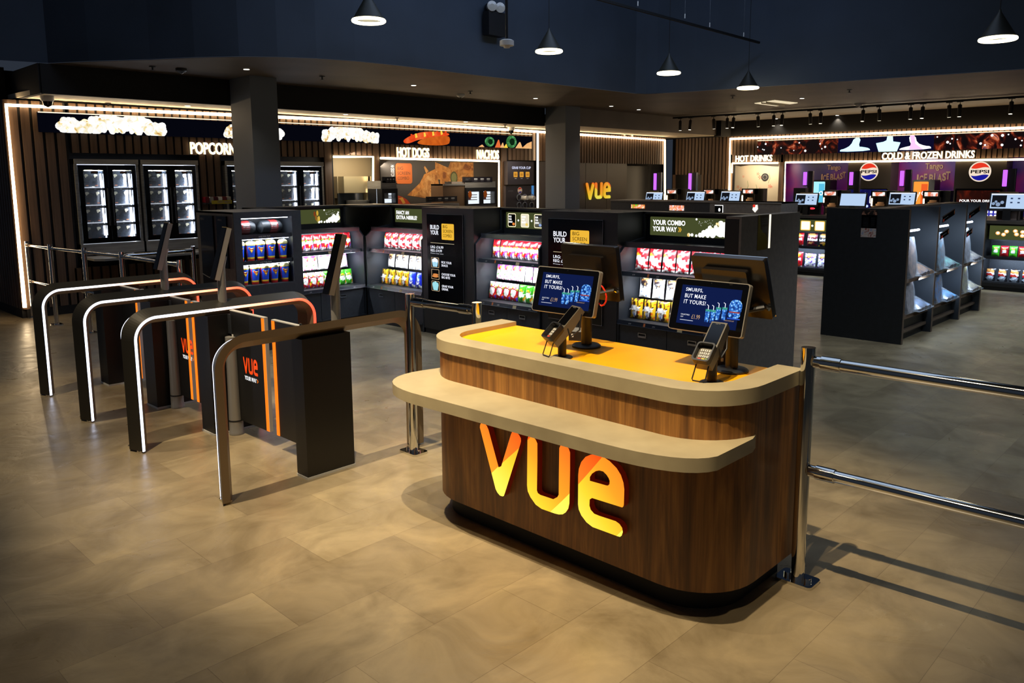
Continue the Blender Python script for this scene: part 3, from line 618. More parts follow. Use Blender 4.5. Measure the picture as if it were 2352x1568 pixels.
STY = {
 'sweet_red': ['rrRRRrrR', 'rrrRrrsr', 'RrrrrRrR', 'rRrrrrRr', 'grryyrrg', 'wwwgwwww', 'wwwwwwww', 'rrwwwwpp', 'rryrrrpp', 'rrrrrvvw', 'wrwrrwvw', 'wwwwrwww'],
 'choc_red': ['RrrrrsRR', 'rrrswrrR', 'rrrrrrRr', 'oyrrrrrr', 'ryyorrrR', 'wwwwrrrw', 'wwwwwwww', 'rrwwwwwr', 'rrrwwwwr', 'wrrrrrww', 'rrwwrrrr', 'wwrwwrww'],
 'fruit_pink': ['wpppprww', 'wpvvpppw', 'wpvvyypw', 'wppprypw', 'wgyrrpww', 'wwgwwgww', 'wwwwwwww', 'wwwpwwww', 'wwggwwpw', 'wwwwppww', 'wwwwwwww', 'wpwwwwpw'],
 'fruit_lilac': ['wlllllwp', 'llpplllp', 'llllllll', 'lpwwpwll', 'wwywwwwl', 'wlwwwwwl', 'wwwwwwww', 'wlwwlwww', 'wwwwwlwp', 'wllwwwwp', 'wwlwwllw', 'wwwwwwww'],
 'mixed_red': ['wwwwwwrw', 'wywgwwww', 'rwwywwrw', 'srrrrrsy', 'sswwwwrg', 'rwwwwwwr', 'rwwwwwwr', 'rgwwwwrr', 'yrwwwrro', 'yrrrrrob', 'orrrrrbb', 'Rrrwrrrb'],
 'green': ['GggggggG', 'ggggggGg', 'wggggggg', 'gwyyyggg', 'gyggyywg', 'gwwwwwgg', 'wwwwwwww', 'gwwwwwwg', 'gggwwggo', 'gggggGoy', 'wgggGGyw', 'wgGgggww'],
 'white_choc': ['wwwwwwww', 'wnntttnw', 'wntkkttw', 'wnknnktw', 'wnnktnnw', 'wwnnnkww', 'wwwnwwww', 'wwwwwwww', 'wwBwwwww', 'wwwwwwww', 'wwwwwBww', 'wwwwwwww'],
 'gold_brown': ['ykkykkyy', 'ykkyykyy', 'yykkykyo', 'oykkykyy', 'kwwwwyky', 'wwwwwwwy', 'kkwwwkyy', 'kyykwkyy', 'kywwwkoy', 'kywBwkyy', 'kyywkkyo', 'yykkkyyy'],
 'blue': ['bbbbbbbb', 'bbwbbbbb', 'bBBBbbbb', 'bBwBBbbb', 'bbBwwBbb', 'bbbBwBbb', 'bbbbbbbb', 'bwwwwwbb', 'bbwwwbbb', 'bbbbbwwb', 'wbbbbwww', 'wwbbbbww'],
 'crisp_red': ['rrrrrRrr', 'rryyyorr', 'royyyyor', 'rroyyorr', 'rrrrrRrr', 'rwwwwwwr', 'rwwwwwwr', 'rrrrrrrr', 'rRrrrrRr', 'oorrrrrr', 'rrrrroor', 'wrrrrrrw'],
 'crisp_gold': ['nnttttnn', 'nttttttn', 'ntttttyn', 'nnttttyy', 'nnnnnnyy', 'wnwnwwnw', 'wwwwwwww', 'nnnnnnyy', 'nntttyyn', 'ntttyynn', 'nnnyynnn', 'ynnnnnny'],
 'crisp_maroon': ['mmttttmm', 'mttttttm', 'mmttttmm', 'mnttttmm', 'mmmmmmmm', 'wmwmwwmw', 'wwwwwwww', 'mmmmmmmm', 'mmtttmnn', 'mtttmmnn', 'mmmmmmmm', 'mmnmmmmm'],
 'crisp_purple': ['vntttvnn', 'vtttttvw', 'wttttvwv', 'vnttnvvw', 'wwvvwwwB', 'wwwwwwww', 'wBwwwvww', 'vwwBvvww', 'Bwwwvwwv', 'wvwwwwvw', 'wwvvwwww', 'vwwwwwwv'],
 'nuts_green': ['gggggggg', 'ggggGggg', 'ggtttGgg', 'gGttttGg', 'ggggtgGg', 'GGwwwwGG', 'ggwwwwgg', 'gGwwwwGg', 'ggggGggg', 'gggggggg', 'ggggGggg', 'gggggggg'],
 'nuts_red': ['rrrrrrrr', 'rrrrRrrr', 'rrtttRrr', 'rRttttRr', 'rrrrtrRr', 'RRwwwwRR', 'rrwwwwrr', 'rRwwwwRr', 'rrrrRrrr', 'rrrrrrrr', 'rrrrRrrr', 'rrrrrrrr'],
 'snack_pot': ['nnnkknnn', 'nttkttnn', 'nttttttn', 'ootttttn', 'wwwwwwwn', 'rrrrrwwn', 'rroorrnn', 'nnccccnn', 'nccccccn', 'cccwcccn', 'nccccccn', 'nnccccnn'],
}
from mathutils import noise as NZ_
def print_mat():
    m = mat('printed_foil', 'ffffff', .3); N, L, B = nodes(m); a = N.new('ShaderNodeVertexColor'); a.layer_name = 'print'; L.new(a.outputs[0], B.inputs['Base Color']); return m
PRINT = print_mat()
PCOL = {k: tuple(PAL[k].node_tree.nodes['Principled BSDF'].inputs['Base Color'].default_value)[:3] for k in PAL}
class Bag(MB):
    col = None; word = None
    def build(s, name):
        me = bpy.data.meshes.new(name); me.from_pydata([tuple(v) for v in s.v], [], s.f)
        for m in s.mats: me.materials.append(m)
        me.polygons.foreach_set('material_index', s.m); me.polygons.foreach_set('use_smooth', s.sm)
        ca = me.color_attributes.new('print', 'FLOAT_COLOR', 'POINT')
        for i in range(len(s.v)): ca.data[i].color = (*(s.col[i] if i < len(s.col) else (.8, .8, .8)), 1)
        o = bpy.data.objects.new(name, me); COL.objects.link(o); ROOT[o.name] = Matrix.Identity(4); return o
def bag_mesh(style, w=.12, h=.2, d=.028, word=None):
    rows = STY[style]; nz = 34; nx = 22; rnd = random.Random(style); so = rnd.random() * 50
    m = Bag(); V_ = []; C_ = []
    def colat(u, v):
        c = [0, 0, 0]
        for k in range(3):
            a = u + rnd.uniform(-.02, .02); b = v + rnd.uniform(-.015, .015)
            q = NZ_.noise_vector(V((a * 3.2, b * 4.2, so))) * .1 + NZ_.noise_vector(V((a * 9, b * 11, so + 7))) * .03
            i = min(7, max(0, int((a + q.x) * 8))); j = min(11, max(0, int((1 - (b + q.y * .8)) * 12))); t_ = PCOL[rows[j][i]]
            c = [c[x] + t_[x] / 3 for x in range(3)]
        return c
    for side in (1, -.6):
        for j in range(nz + 1):
            for i in range(nx + 1):
                u = i / nx * 2 - 1; v = j / nz * 2 - 1
                b = d * max(0, (1 - u * u)) ** .6 * max(0, (1 - abs(v) ** 4)) ** .8
                cr = NZ_.noise(V((u * 2.5, v * 3.5, so))) * .006 * (1 - u * u) * (1 - v * v) + NZ_.noise(V((u * 7, v * 2, so + 3))) * .004 * abs(v) * (1 - u * u)
                ww = w * (1 - .05 * (1 - v * v)); V_.append(V((u * ww / 2, -side * b + (-cr if side > 0 else 0), (v + 1) / 2 * h)))
                C_.append(colat((u + 1) / 2, (v + 1) / 2) if side > 0 else PCOL[rows[1][0]])
    F = []; o_ = (nx + 1) * (nz + 1)
    for s_ in (0, 1):
        for j in range(nz):
            for i in range(nx):
                a = s_ * o_ + j * (nx + 1) + i; f = (a, a + 1, a + nx + 2, a + nx + 1); F.append(f if s_ == 0 else f[::-1])
    m.add(V_, F, PRINT, True); m.col = C_
    if word: m.text(FY(-w * .4, -d - .005, h * .4), word, 0, 0, 0, w * .8, h * .13, PAL['w'], bold=.03)
    return m
PROTO = {}
def bag_row(style, noun, fr, n, pitch, w, v, where, u0=0, h=.2, lean=.14, word=None, cat='sweets bag', wid=.112, skip=(), name='sweets_bag', jit=.02):
    """n bags side by side standing at height v, depth w of the frame fr"""
    grp = '%ss, %s' % (noun, where)
    for i in range(n):
        if i in skip: continue
        key = (style, word, wid, h)
        f = tilt(Fr(fr.p(u0 + pitch * (i + .5) + random.uniform(-.004, .004), v, w + random.uniform(-.006, .006)), fr.R, fr.U), lean + random.uniform(-jit, jit))
        f = turn(f, random.uniform(-.06, .06))
        lab = '%s, %s from left, %s' % (noun, ORD[i], where)
        if key not in PROTO:
            o = bag_mesh(style, wid, h, .028, word).build(name); tag(o, lab, cat, grp); PROTO[key] = o; place(o, f, True, lab, grp)
        else:
            o = place(PROTO[key], f, False, lab, grp)
            o.name = name
# ================================================================ SNACK ISLAND
H_ = 1.485
OLIVE = glow('olive_lightbox', '454b2a', 1.0); PERF = noisy('perforated_back_panel', '15181d', '2a2f37', (120, 120, 120), .5, stops=(.48, .52))
INT = mat('slate_interior_laminate', '1e2228', .5); EDGE = mat('metal_price_rail', '4b4f56', .25, .6); PRICE = mat('price_print', 'b9b4ae', .5)
YEL = glow('combo_yellow', 'f0b93a', 1.0); HAN = mat('recessed_handle', '8c9096', .25, .8)
def puffs(m, fr, L, w, mt, s=1):
    for i, (a, b, r) in enumerate(L): m.flat(fr, circ(a, b, r, 14), w + i * .00025, mt)
PUFF = picture('popcorn_print', [(0, 'f2dca0'), (.35, 'fff8e4'), (.5, 'ffffff'), (.62, 'f6e2a0'), (.7, 'c8802a'), (.76, '8a3a12'), (.82, 'fff0d0')], 9, 1.0, 'NOISE', nd=1.0)
PUFFW = picture('popcorn_white', [(0, 'fff6e0'), (.4, 'ffffff'), (.58, 'fffaf0'), (.66, 'f2dc9c'), (.74, 'd8a850'), (.8, 'fff8e8')], 7, 1.2, 'NOISE', nd=1.0)
def signs(kind, m, f, W):
    """lettering on the olive light box; f origin = lower left of the lit face (W x .175)"""
    if kind == 'combo':
        m.text(f, 'YOUR COMBO', .03, .1, .001, .36, .048, INK, bold=.03); m.text(f, 'YOUR WAY', .03, .038, .001, .27, .048, INK, bold=.03)
        for d in (0, .016): m.flat(f, [(.315 + d, .04), (.323 + d, .04), (.335 + d, .062), (.323 + d, .084), (.315 + d, .084), (.326 + d, .062)], .001, YEL)
    elif kind == 'nibble':
        m.text(f, 'FANCY AN', .03, .1, .001, .26, .05, INK, bold=.03); m.text(f, 'EXTRA NIBBLE?', .03, .038, .001, .42, .05, INK, bold=.03)
    elif kind == 'pick':
        for k, ws in enumerate([('PICK', 'YOUR', 'SNACK'), ('CHOOSE', 'YOUR', 'BIG BITE'), ('GRAB', 'YOUR', 'DRINK')]):
            a = .03 + k * .2; m.flat(f, rrect(a, a + .125, .012, .162, .018), .0008, glow('pale_tile_frame', 'fff2c8', 1.2)); m.flat(f, rrect(a + .008, a + .117, .02, .154, .014), .0012, GLOSSB if k != 1 else glow('tile_cream', 'f4ead2', .9))
            for j, t_ in enumerate(ws): m.text(f, t_, a + .014, .118 - j * .03, .0018, .06 if len(t_) > 4 else .045, .02, INK, bold=.03)
            m.flat(f, circ(a + .09, .045, .02, 12, .016), .0022, [glow('tile_orange', 'e8843a', 1), glow('tile_yellow', 'f2d26a', 1), glow('tile_blue', '8fa8d8', 1)][k])
            if k < 2: c = a + .1625; m.flat(f, [(c - .014, .087), (c, .101), (c + .014, .087), (c, .073)], .0012, INK)
def sweets_unit(fr, W, name, label, sign):
    t = thing(name, label, 'display cabinet', fr.O, 'cabinets of the snack island')
    D = .62
    m = MB(); m.box(fr, 0, W, 0, H_, -D, -D + .02, PERF); m.box(fr, .02, W - .02, .48, 1.2, -.43, -.42, PERF)
    for a in (0, W - .02): m.prism(Fr(fr.p(a, 0, 0), -fr.N, fr.U), [(0, 0), (D, 0), (D, H_), (.4, H_), (.4, 1.24), (.12, 1.2), (.0, 1.1)], 0, .02, INT)
    m.box(fr, 0, W, 0, .085, -.5, -.01, GAP); m.box(fr, 0, W, .085, .44, -.5, -.03, BLK)
    m.build('carcass', t)
    m = MB(); m.box(fr, .0, W, 1.2, H_, -D, -.44, BLK); m.box(fr, 0, W, 1.465, H_, -.44, -.4, BLK); hb = m.build('header', t)
    f = fr.sh(.06, 1.262, -.44); m = MB(); m.rbox(f, 0, W - .12, 0, .176, 0, .006, OLIVE, .008); lb = m.build('light_box', hb)
    m = MB(); f2 = f.sh(0, 0, .007); signs(sign, m, f2, W); m.build('lettering', lb)
    if sign in ('combo', 'combo_only'):
        m = MB(); q = W - .12 - (.02 if fr.N.y < -.5 else .25)
        puffs(m, f2, [(q - .30, .018, .018), (q - .265, .02, .015), (q - .22, .014, .013), (q - .18, .022, .022), (q - .14, .04, .03), (q - .10, .05, .036), (q - .06, .055, .04), (q - .02, .06, .036), (q - .02, .1, .02), (q - .08, .09, .022), (q - .05, .03, .03), (q - .1, .02, .02), (q - .15, .014, .014), (q - .01, .13, .012), (q - .22, .165, .01), (q + .03, .06, .05), (q + .03, .13, .03), (q + .08, .08, .07)][:15 if fr.N.y < -.5 else 18], .0012, PUFFW)
        for k in range(22): m.flat(f2, circ(q - .2 + random.random() * .17, .1 + random.random() * .06, .0022, 6), .001, INK)
        if sign == 'combo' and fr.N.y < -.5:
            for a, b, c in ((q - .36, .12, '7a3a1a'), (q - .34, .07, '8a5a22'), (q - .32, .13, 'c8a23a'), (q - .30, .06, 'd8b24a'), (q - .32, .05, '9a8a3a')): m.flat(f2, circ(a, b, .016, 12, .034), .0014 + b * .001, glow('nut_' + c, c, 1))
        m.build('popcorn_picture', lb)
    m = MB(); m.box(fr, .02, W - .02, 1.185, 1.2, -.46, -.1, BLK); m.box(fr, .015, W - .015, 1.165, 1.215, -.1, -.08, EDGE); m.box(fr, .08, W - .08, 1.175, 1.18, -.15, -.13, LEDC); m.build('canopy', t)
    for v, w, nm in ((.935, -.03, 'shelf'), (.48, .02, 'shelf')):
        m = MB(); m.box(fr, .02, W - .02, v - .018, v, -.42, w - .015, BLK); s = m.build(nm, t)
        ff = tilt(fr.sh(.012, v - .035, w), math.radians(18)); m = MB(); m.box(ff, 0, W - .024, 0, .042, -.01, 0, EDGE if v > .9 else mat('dark_price_rail', '2b2f38', .25, .4))
        m.box(ff, 0, W - .024, .0, .003, 0, .003, HAN)
        for k in range(4):
            u = W * (.12 + .24 * k); m.text(ff, '£3.99', u, .012, .0006, .028, .012, PRICE); 
        m.box(ff, W * .27, W * .27 + .02, .006, .036, 0, .001, mat('orange_ticket', 'b8622a', .5)); m.box(ff, W * .6, W * .6 + .05, .004, .036, 0, .001, mat('cream_ticket', 'b3a278', .5)); m.build('price_rail', s)
    m = MB(); m.box(fr, .05, W - .05, .885, .89, -.16, -.14, LEDC); m.build('shelf_light', t)
    n = 2
    for k in range(n):
        a = .02 + k * (W - .04) / n; b = a + (W - .04) / n - .006
        m = MB(); m.box(fr, a, b, .1, .435, -.03, -.012, BLK2); m.box(fr, a, b, .085, .105, -.02, .006, BLK2); d = m.build('drawer', t)
        c = (a + b) / 2; m = MB(); m.prism(fr, rrect(c - .045, c + .045, .34, .385, .006), -.012, -.004, HAN, holes=[rrect(c - .037, c + .037, .348, .377, .004)]); m.box(fr, c - .037, c + .037, .348, .377, -.0125, -.0115, GAP); m.box(fr, c - .037, c + .037, .348, .357, -.011, -.005, HAN); m.build('handle', d)
    c = fr.p(W / 2, 1.16, -.12)
    q = dict(shape='RECTANGLE', size=W - .2, size_y=.03)
    for (v, w, e, tv, tw) in ((1.16, -.13, 8, 1.0, -.3), (.875, -.12, 10, .6, -.32)):
        o = lamp('shelf_lamp', 'AREA', fr.p(W / 2, v, w), e * (W / 1.1), (.86, .92, 1.0), **q)
        z = (fr.p(W / 2, v, w) - fr.p(W / 2, tv, tw)).normalized(); x = fr.R; y = z.cross(x)
        o.matrix_world = Matrix(((x.x, y.x, z.x, fr.p(W / 2, v, w).x), (x.y, y.y, z.y, fr.p(W / 2, v, w).y), (x.z, y.z, z.z, fr.p(W / 2, v, w).z), (0, 0, 0, 1)))
    return t
U1 = FY(4.66, 8.40); U2 = FX(5.985, 8.38); P1 = FX(5.985, 7.25); U3 = FX(6.0, 6.37); P2 = FX(6.02, 5.40); U4 = FX(6.03, 4.45)
sweets_unit(U1, 1.32, 'snack_cabinet', 'sweets cabinet behind the gates, green lightbox ending COMBO WAY with nuts and popcorn', 'combo')
sweets_unit(U2, 1.12, 'snack_cabinet', 'sweets cabinet in the island corner under the FANCY AN EXTRA NIBBLE sign', 'nibble')
sweets_unit(U3, .96, 'snack_cabinet', 'sweets cabinet with three framed lit tiles on its header, between the two combo screens', 'pick')
sweets_unit(U4, 1.1, 'snack_cabinet', 'sweets cabinet behind the counter with the YOUR COMBO YOUR WAY lightbox', 'combo')
RO = dict(h=.2)
bag_row('sweet_red', 'red sweets bag', U1, 11, .112, -.24, .94, 'top shelf of cabinet behind gates', .06)
bag_row('fruit_pink', 'pink and white fruit sweets bag', U1, 7, .108, -.3, .69, 'middle row of cabinet behind gates', .06, h=.19)
bag_row('fruit_lilac', 'lilac sweets bag', U1.sh(.82, 0), 4, .108, -.3, .69, 'right end of middle row behind gates', .0, h=.19)
bag_row('mixed_red', 'red bag with white bubble', U1, 7, .11, -.18, .485, 'bottom row of cabinet behind gates', .06, h=.19)
bag_row('green', 'green sweets bag', U1.sh(.82, 0), 4, .108, -.18, .485, 'right end of bottom row behind gates', .0, h=.19)
bag_row('choc_red', 'red and white chocolate bag', U2, 7, .14, -.24, .94, 'top shelf under the nibble sign', .06, wid=.13)
bag_row('white_choc', 'white bag with a dark plate picture', U2, 7, .14, -.3, .69, 'middle row under the nibble sign', .06, h=.19, wid=.125)
bag_row('gold_brown', 'gold and brown bag', U2, 4, .14, -.18, .485, 'bottom row under the nibble sign', .06, h=.19, word='revels', wid=.125)
bag_row('blue', 'blue chocolate bag', U2.sh(.62, 0), 3, .14, -.18, .485, 'right end of bottom row under nibble sign', .0, h=.19, wid=.125)
bag_row('sweet_red', 'red sweets bag', U3, 8, .112, -.24, .94, 'top shelf under the three tiles', .03)
bag_row('fruit_pink', 'pink and white fruit sweets bag', U3, 4, .108, -.3, .69, 'middle row under the three tiles', .04, h=.19)
bag_row('fruit_lilac', 'lilac sweets bag', U3.sh(.48, 0), 4, .108, -.3, .69, 'right end of middle row under three tiles', .0, h=.19)
bag_row('mixed_red', 'red bag with white bubble', U3, 4, .11, -.18, .485, 'bottom row under the three tiles', .03, h=.19)
bag_row('green', 'green sweets bag', U3.sh(.48, 0), 4, .108, -.18, .485, 'right end of bottom row under three tiles', .0, h=.19)
bag_row('choc_red', 'red and white chocolate bag', U4, 7, .148, -.24, .94, 'top shelf of cabinet behind counter', .03, h=.22, wid=.14)
bag_row('white_choc', 'white bag with a dark plate picture', U4, 6, .148, -.3, .67, 'middle row of cabinet behind counter', .03, h=.21, wid=.13)
bag_row('gold_brown', 'gold and brown bag', U4, 6, .148, -.16, .485, 'bottom row of cabinet behind counter', .03, h=.19, word='revels', wid=.14)
t = thing('corner_cabinet', 'dark corner piece joining the two wings of the snack island', 'display cabinet', (6.4, 8.8, 0), 'cabinets of the snack island')
m = MB(); cm = mat('satin_corner_panel', '5a5a50', .3); m.box(G, 5.9, 6.62, 8.86, 9.02, 0, H_, cm); m.box(G, 6.46, 6.62, 8.3, 8.86, 0, H_, cm); m.box(G, 5.98, 6.46, 8.4, 8.86, H_ - .02, H_, BLK2); m.build('carcass', t)
# screen towers
def tower(fr, W, label, cover):
    t = thing('screen_cabinet', label, 'display cabinet', fr.O, 'cabinets of the snack island')
    m = MB(); m.box(fr, 0, W, .06, H_, -.62, 0, BLK); m.box(fr, .01, W - .01, 0, .06, -.6, -.015, GAP); m.build('carcass', t)
    a, b, v0, v1 = .1, W - .16, .4, 1.415
    m = MB(); m.box(fr, a, b, v0, v1, 0, .012, GLOSSB); m.box(fr, a, b, v0, v0 + .004, .012, .014, HAN); m.box(fr, a, b, v1 - .004, v1, .012, .014, HAN); m.box(fr, b - .004, b, v0, v1, .012, .014, HAN); s = m.build('screen', t)
    f = fr.sh(a, v0, .0135); w_ = b - a; h_ = v1 - v0
    m = MB(); m.text(f, 'BUILD', w_ * .1, h_ * .825, 0, w_ * .25, h_ * .05, SCRW, bold=.02); m.text(f, 'YOUR', w_ * .1, h_ * .765, 0, w_ * .23, h_ * .05, SCRW, bold=.02)
    m.flat(f, rrect(w_ * .42, w_ * .76, h_ * .715, h_ * .895, .012), 0, YEL)
    for k, t_ in enumerate(('BIG', 'SCREEN', 'COMBO')): m.text(f, t_, w_ * .46, h_ * (.845 - .05 * k), .0008, w_ * (.12, .26, .24)[k], h_ * .034, GLOSSB)
    m.box(f, w_ * .1, w_ * .76, h_ * .67, h_ * .674, 0, .0006, glow('thin_cream', 'd8c8a0', 1))
    m.text(f, 'LRG: £16.99', w_ * .1, h_ * .61, 0, w_ * .36, h_ * .03, SCRW, bold=.01); m.text(f, 'REG: £14.99', w_ * .1, h_ * .57, 0, w_ * .32, h_ * .03, SCRW, bold=.01); m.text(f, 'Prices may vary', w_ * .1, h_ * .545, 0, w_ * .36, h_ * .012, SCRW)
    for k, (A, B_) in enumerate((('PICK YOUR', 'SNACK'), ('CHOOSE YOUR', 'BIG BITE'), ('GRAB YOUR', 'DRINK'))):
        y = h_ * (.39 - .135 * k); m.text(f, A, w_ * .4, y + h_ * .055, 0, w_ * (.28, .38, .32)[k], h_ * .026, SCRW, bold=.015); m.text(f, B_, w_ * .4, y + h_ * .02, 0, w_ * (.18, .23, .18)[k], h_ * .026, SCRW, bold=.015)
        m.flat(f, rrect(w_ * .11, w_ * .33, y, y + h_ * .115, .008), 0, glow('tile_line', 'd8b890', 1)); m.flat(f, rrect(w_ * .12, w_ * .32, y + .004, y + h_ * .115 - .004, .006), .0006, GLOSSB)
        c = [glow('tile_cup_blue', 'a9dcf2', 1), glow('tile_hotdog', 'd88848', 1), glow('tile_cup_teal', '9fe0ea', 1)][k]
        if k != 1: m.flat(f, [(w_ * .16, y + h_ * .01), (w_ * .28, y + h_ * .01), (w_ * .31, y + h_ * .075), (w_ * .13, y + h_ * .075)], .0012, c); puffs(m, f, [(w_ * .17, y + h_ * .08, w_ * .035), (w_ * .22, y + h_ * .088, w_ * .04), (w_ * .27, y + h_ * .08, w_ * .035)], .0014, SCRW if k == 0 else c)
        else: m.flat(f, circ(w_ * .22, y + h_ * .035, w_ * .09, 14, h_ * .014), .0012, c); m.flat(f, circ(w_ * .23, y + h_ * .055, w_ * .08, 14, h_ * .012), .0014, c)
    m.build('lettering', s)
    if cover:
        m = MB(); m.add([], [], BLK)
    for k in range(9):
        pass
    m = MB()
    for k in range(8): m.lathe(fr.p(W * (.08 + .12 * k), H_, -.12 - .1 * (k % 2)), [(.022, 0), (.022, .0008)], GAP, 12)
    m.build('vent_holes', t)
    return t
tower(P1, .88, 'dark cabinet with a full combo menu screen, left of the three lit tiles', False)
tower(P2, .95, 'dark cabinet with a combo menu screen half hidden by the left till', False)
EP_ = noisy('grey_end_panel', '6c645e', '766e66', (20, 20, 20), .55)
t = thing('end_panel_cabinet', 'plain grey end cabinet of the snack island with a gold flask sticker', 'display cabinet', (6.03, 3.35, 0), 'cabinets of the snack island')
m = MB(); m.box(FX(6.03, 3.35), 0, .129, .06, H_ - .021, -.62, 0, BLK); m.box(FX(6.03, 3.34), 0, .119, 0, .06, -.62, -.01, GAP); m.build('carcass', t)
m = MB(); m.box(FY(6.03, 3.2), .0, 1.1, .0, H_ - .02, -.02, 0.0, EP_); m.box(FY(6.03, 3.2), .0, 1.1, H_ - .02, H_, -.14, 0, EP_); m.build('end_panel', t)
f = FY(0, 3.2); a0 = onY(1738, 575, 3.2); a1 = onY(1769, 492, 3.2); w_ = a1.x - a0.x; h_ = a1.z - a0.z; f = FY(a0.x, 3.2, a0.z)
m = MB(); m.box(f, .0, w_, 0, h_, 0, .002, mat('sticker_brown', '4a3a1c', .4)); m.flat(f, [(0, 0), (w_ * .75, .0), (w_ * .85, h_ * .18), (w_ * .75, h_ * .38), (w_ * .25, h_ * .6), (w_ * .15, h_), (w_ * .02, h_)], .0025, mat('gold_foil', 'c9a63a', .15, .9)); m.box(f, w_ * .92, w_ * 1.06, h_ * .02, h_, .0, .004, glow('lit_edge', 'fff4dc', 1.3))
for k in range(5): m.box(f, w_ * .35, w_ * .8, h_ * (.5 + .035 * k), h_ * (.51 + .035 * k), .002, .0026, INKG)
m.text(f, 'ALLERGEN', w_ * .3, h_ * .86, .003, w_ * .5, h_ * .05, INKG); m.text(f, 'AND NUTRITION', w_ * .3, h_ * .79, .003, w_ * .55, h_ * .05, INKG); m.text(f, 'INFORMATION', w_ * .3, h_ * .72, .003, w_ * .5, h_ * .05, INKG)
m.build('sticker', t)
# ---- cup cabinet (left end)
UC = FY(3.88, 7.7)
t = thing('cup_cabinet', 'dark end cabinet of the island holding blue cups and rolled pillows', 'display cabinet', UC.O, 'cabinets of the snack island')
W_ = .775; o0, o1 = .08, .665; z0, z1 = .715, 1.425
m = MB(); m.prism(UC, [(0, .0), (W_, .0), (W_, H_), (0, H_)], -.02, 0, BLK2, holes=[[(o0, z0), (o1, z0), (o1, z1), (o0, z1)]])
m.box(UC, 0, .02, 0, H_, -.85, -.02, EP_); m.box(UC, W_ - .02, W_, 0, H_, -.7, -.02, BLK2); m.box(UC, 0, W_, H_ - .02, H_, -.85, -.02, EP_); m.box(UC, .02, W_ - .02, .0, z0 - .001, -.5, -.03, BLK); m.build('carcass', t)
m = MB(); m.box(UC, o0 - .02, o1 + .02, z0 - .02, z1 + .02, -.42, -.4, PERF); m.box(UC, o0 - .02, o0, z0, z1, -.4, -.02, INT); m.box(UC, o1, o1 + .02, z0, z1, -.4, -.02, INT); m.box(UC, o0 - .02, o1 + .02, z1, z1 + .02, -.4, -.02, INT); m.build('interior', t)
for z in (.715, .962, 1.235):
    m = MB(); m.box(UC, o0, o1, z - .015, z, -.4, -.03, BLK); s = m.build('shelf', t)
    if z > .8:
        m = MB(); m.box(UC, o0, o1, z - .03, z + .012, -.03, -.02, mat('dark_price_rail', '2b2f38', .25, .4)); m.text(UC, 'LIVE FOR FILM', o0 + .2, z - .018, -.019, .13, .012, PRICE); m.build('price_rail', s)
m = MB()
for z in (.925, 1.19, 1.41): m.box(UC, o0 + .02, o1 - .02, z, z + .005, -.07, -.05, LEDC); lamp('cup_lamp', 'AREA', UC.p(.37, z - .004, -.06), 2.6, (.9, .94, 1), to=UC.p(.37, z - .25, -.2), shape='RECTANGLE', size=.5, size_y=.02)
m.build('shelf_light', t)
m = MB(); f = FX(3.878, 8.55); m.box(f, .12, .42, .62, 1.44, 0, .02, GLOSSB); m.box(f, .5, .72, .9, 1.44, 0, .018, GLOSSB); m.text(f, 'MENU', .14, 1.39, .021, .09, .025, INKG); m.text(f, 'MENU', .54, 1.39, .019, .09, .02, INKG)
m.prism(f, [(.12, .80), (.27, .77), (.42, .8), (.42, .808), (.27, .778), (.12, .808)], .02, .022, TRIMW); m.build('menu_board', t)
# cups
def shield(m, r, z, s, mt, k=1.0, off=.0):
    P = [(-.62, .45), (-.45, .62), (.45, .62), (.62, .45), (0, -.6)]
    return [(r + off, a * s / r * k, z + b * s * k) for a, b in P]
def curved(m, pts, mt, tap=0.0):
    vs = [V((rr_ * math.sin(a), -rr_ * math.cos(a), z)) for rr_, a, z in pts]; m.add(vs, [tuple(range(len(vs)))], mt)
CB = mat('cup_blue', '1c4fd0', .3); CR = mat('cup_red', 'b01c1c', .3); CY = mat('cup_yellow', 'e8c83a', .3); CYL = mat('cup_lid_cream', 'f2e8a8', .3)
cup = thing('drinks_cup', 'cup', 'cup', (0, 0, 0))
m = MB(); m.lathe((0, 0, 0), [(.033, 0), (.035, .022)], CR, 24); m.lathe((0, 0, 0), [(.0352, .022), (.0362, .038)], CY, 24); m.lathe((0, 0, 0), [(.0362, .038), (.046, .158)], CB, 24)
m.add([V((r_ * math.sin(a), -r_ * math.cos(a), z)) for r_, a, z in [(.0466, -1.25, .156), (.0466, -.7, .156), (.0455, -.98, .14), (.0375, -1.1, .04), (.0368, -1.4, .03)]], [(0, 1, 2, 3, 4)], CR); m.build('body', cup)
m = MB(); m.lathe((0, 0, 0), [(.047, .157), (.0495, .16), (.05, .17), (.044, .184), (.03, .194), (.0, .197)], CYL, 24); m.lathe((0, 0, 0), [(.0485, .154), (.0485, .159)], CY, 24); m.build('lid', cup)
m = MB(); m.tube([(.01, .0, .17), (.026, .006, .235)], .0035, mat('straw_blue', '3a6ae8', .3), 8); m.build('straw', cup)
m = MB(); curved(m, shield(m, .0452, .108, .05, CY, 1.0, .0008), CY); curved(m, shield(m, .0452, .108, .05, CR, .86, .0016), CR)
curved(m, [(.0482, -.34, .127), (.0482, .5, .129), (.0482, .56, .123), (.0482, -.1, .121)], CY); curved(m, [(.0482, -.3, .112), (.0482, .26, .108), (.0478, .0, .088)], CY); m.build('emblem', cup)
first = True
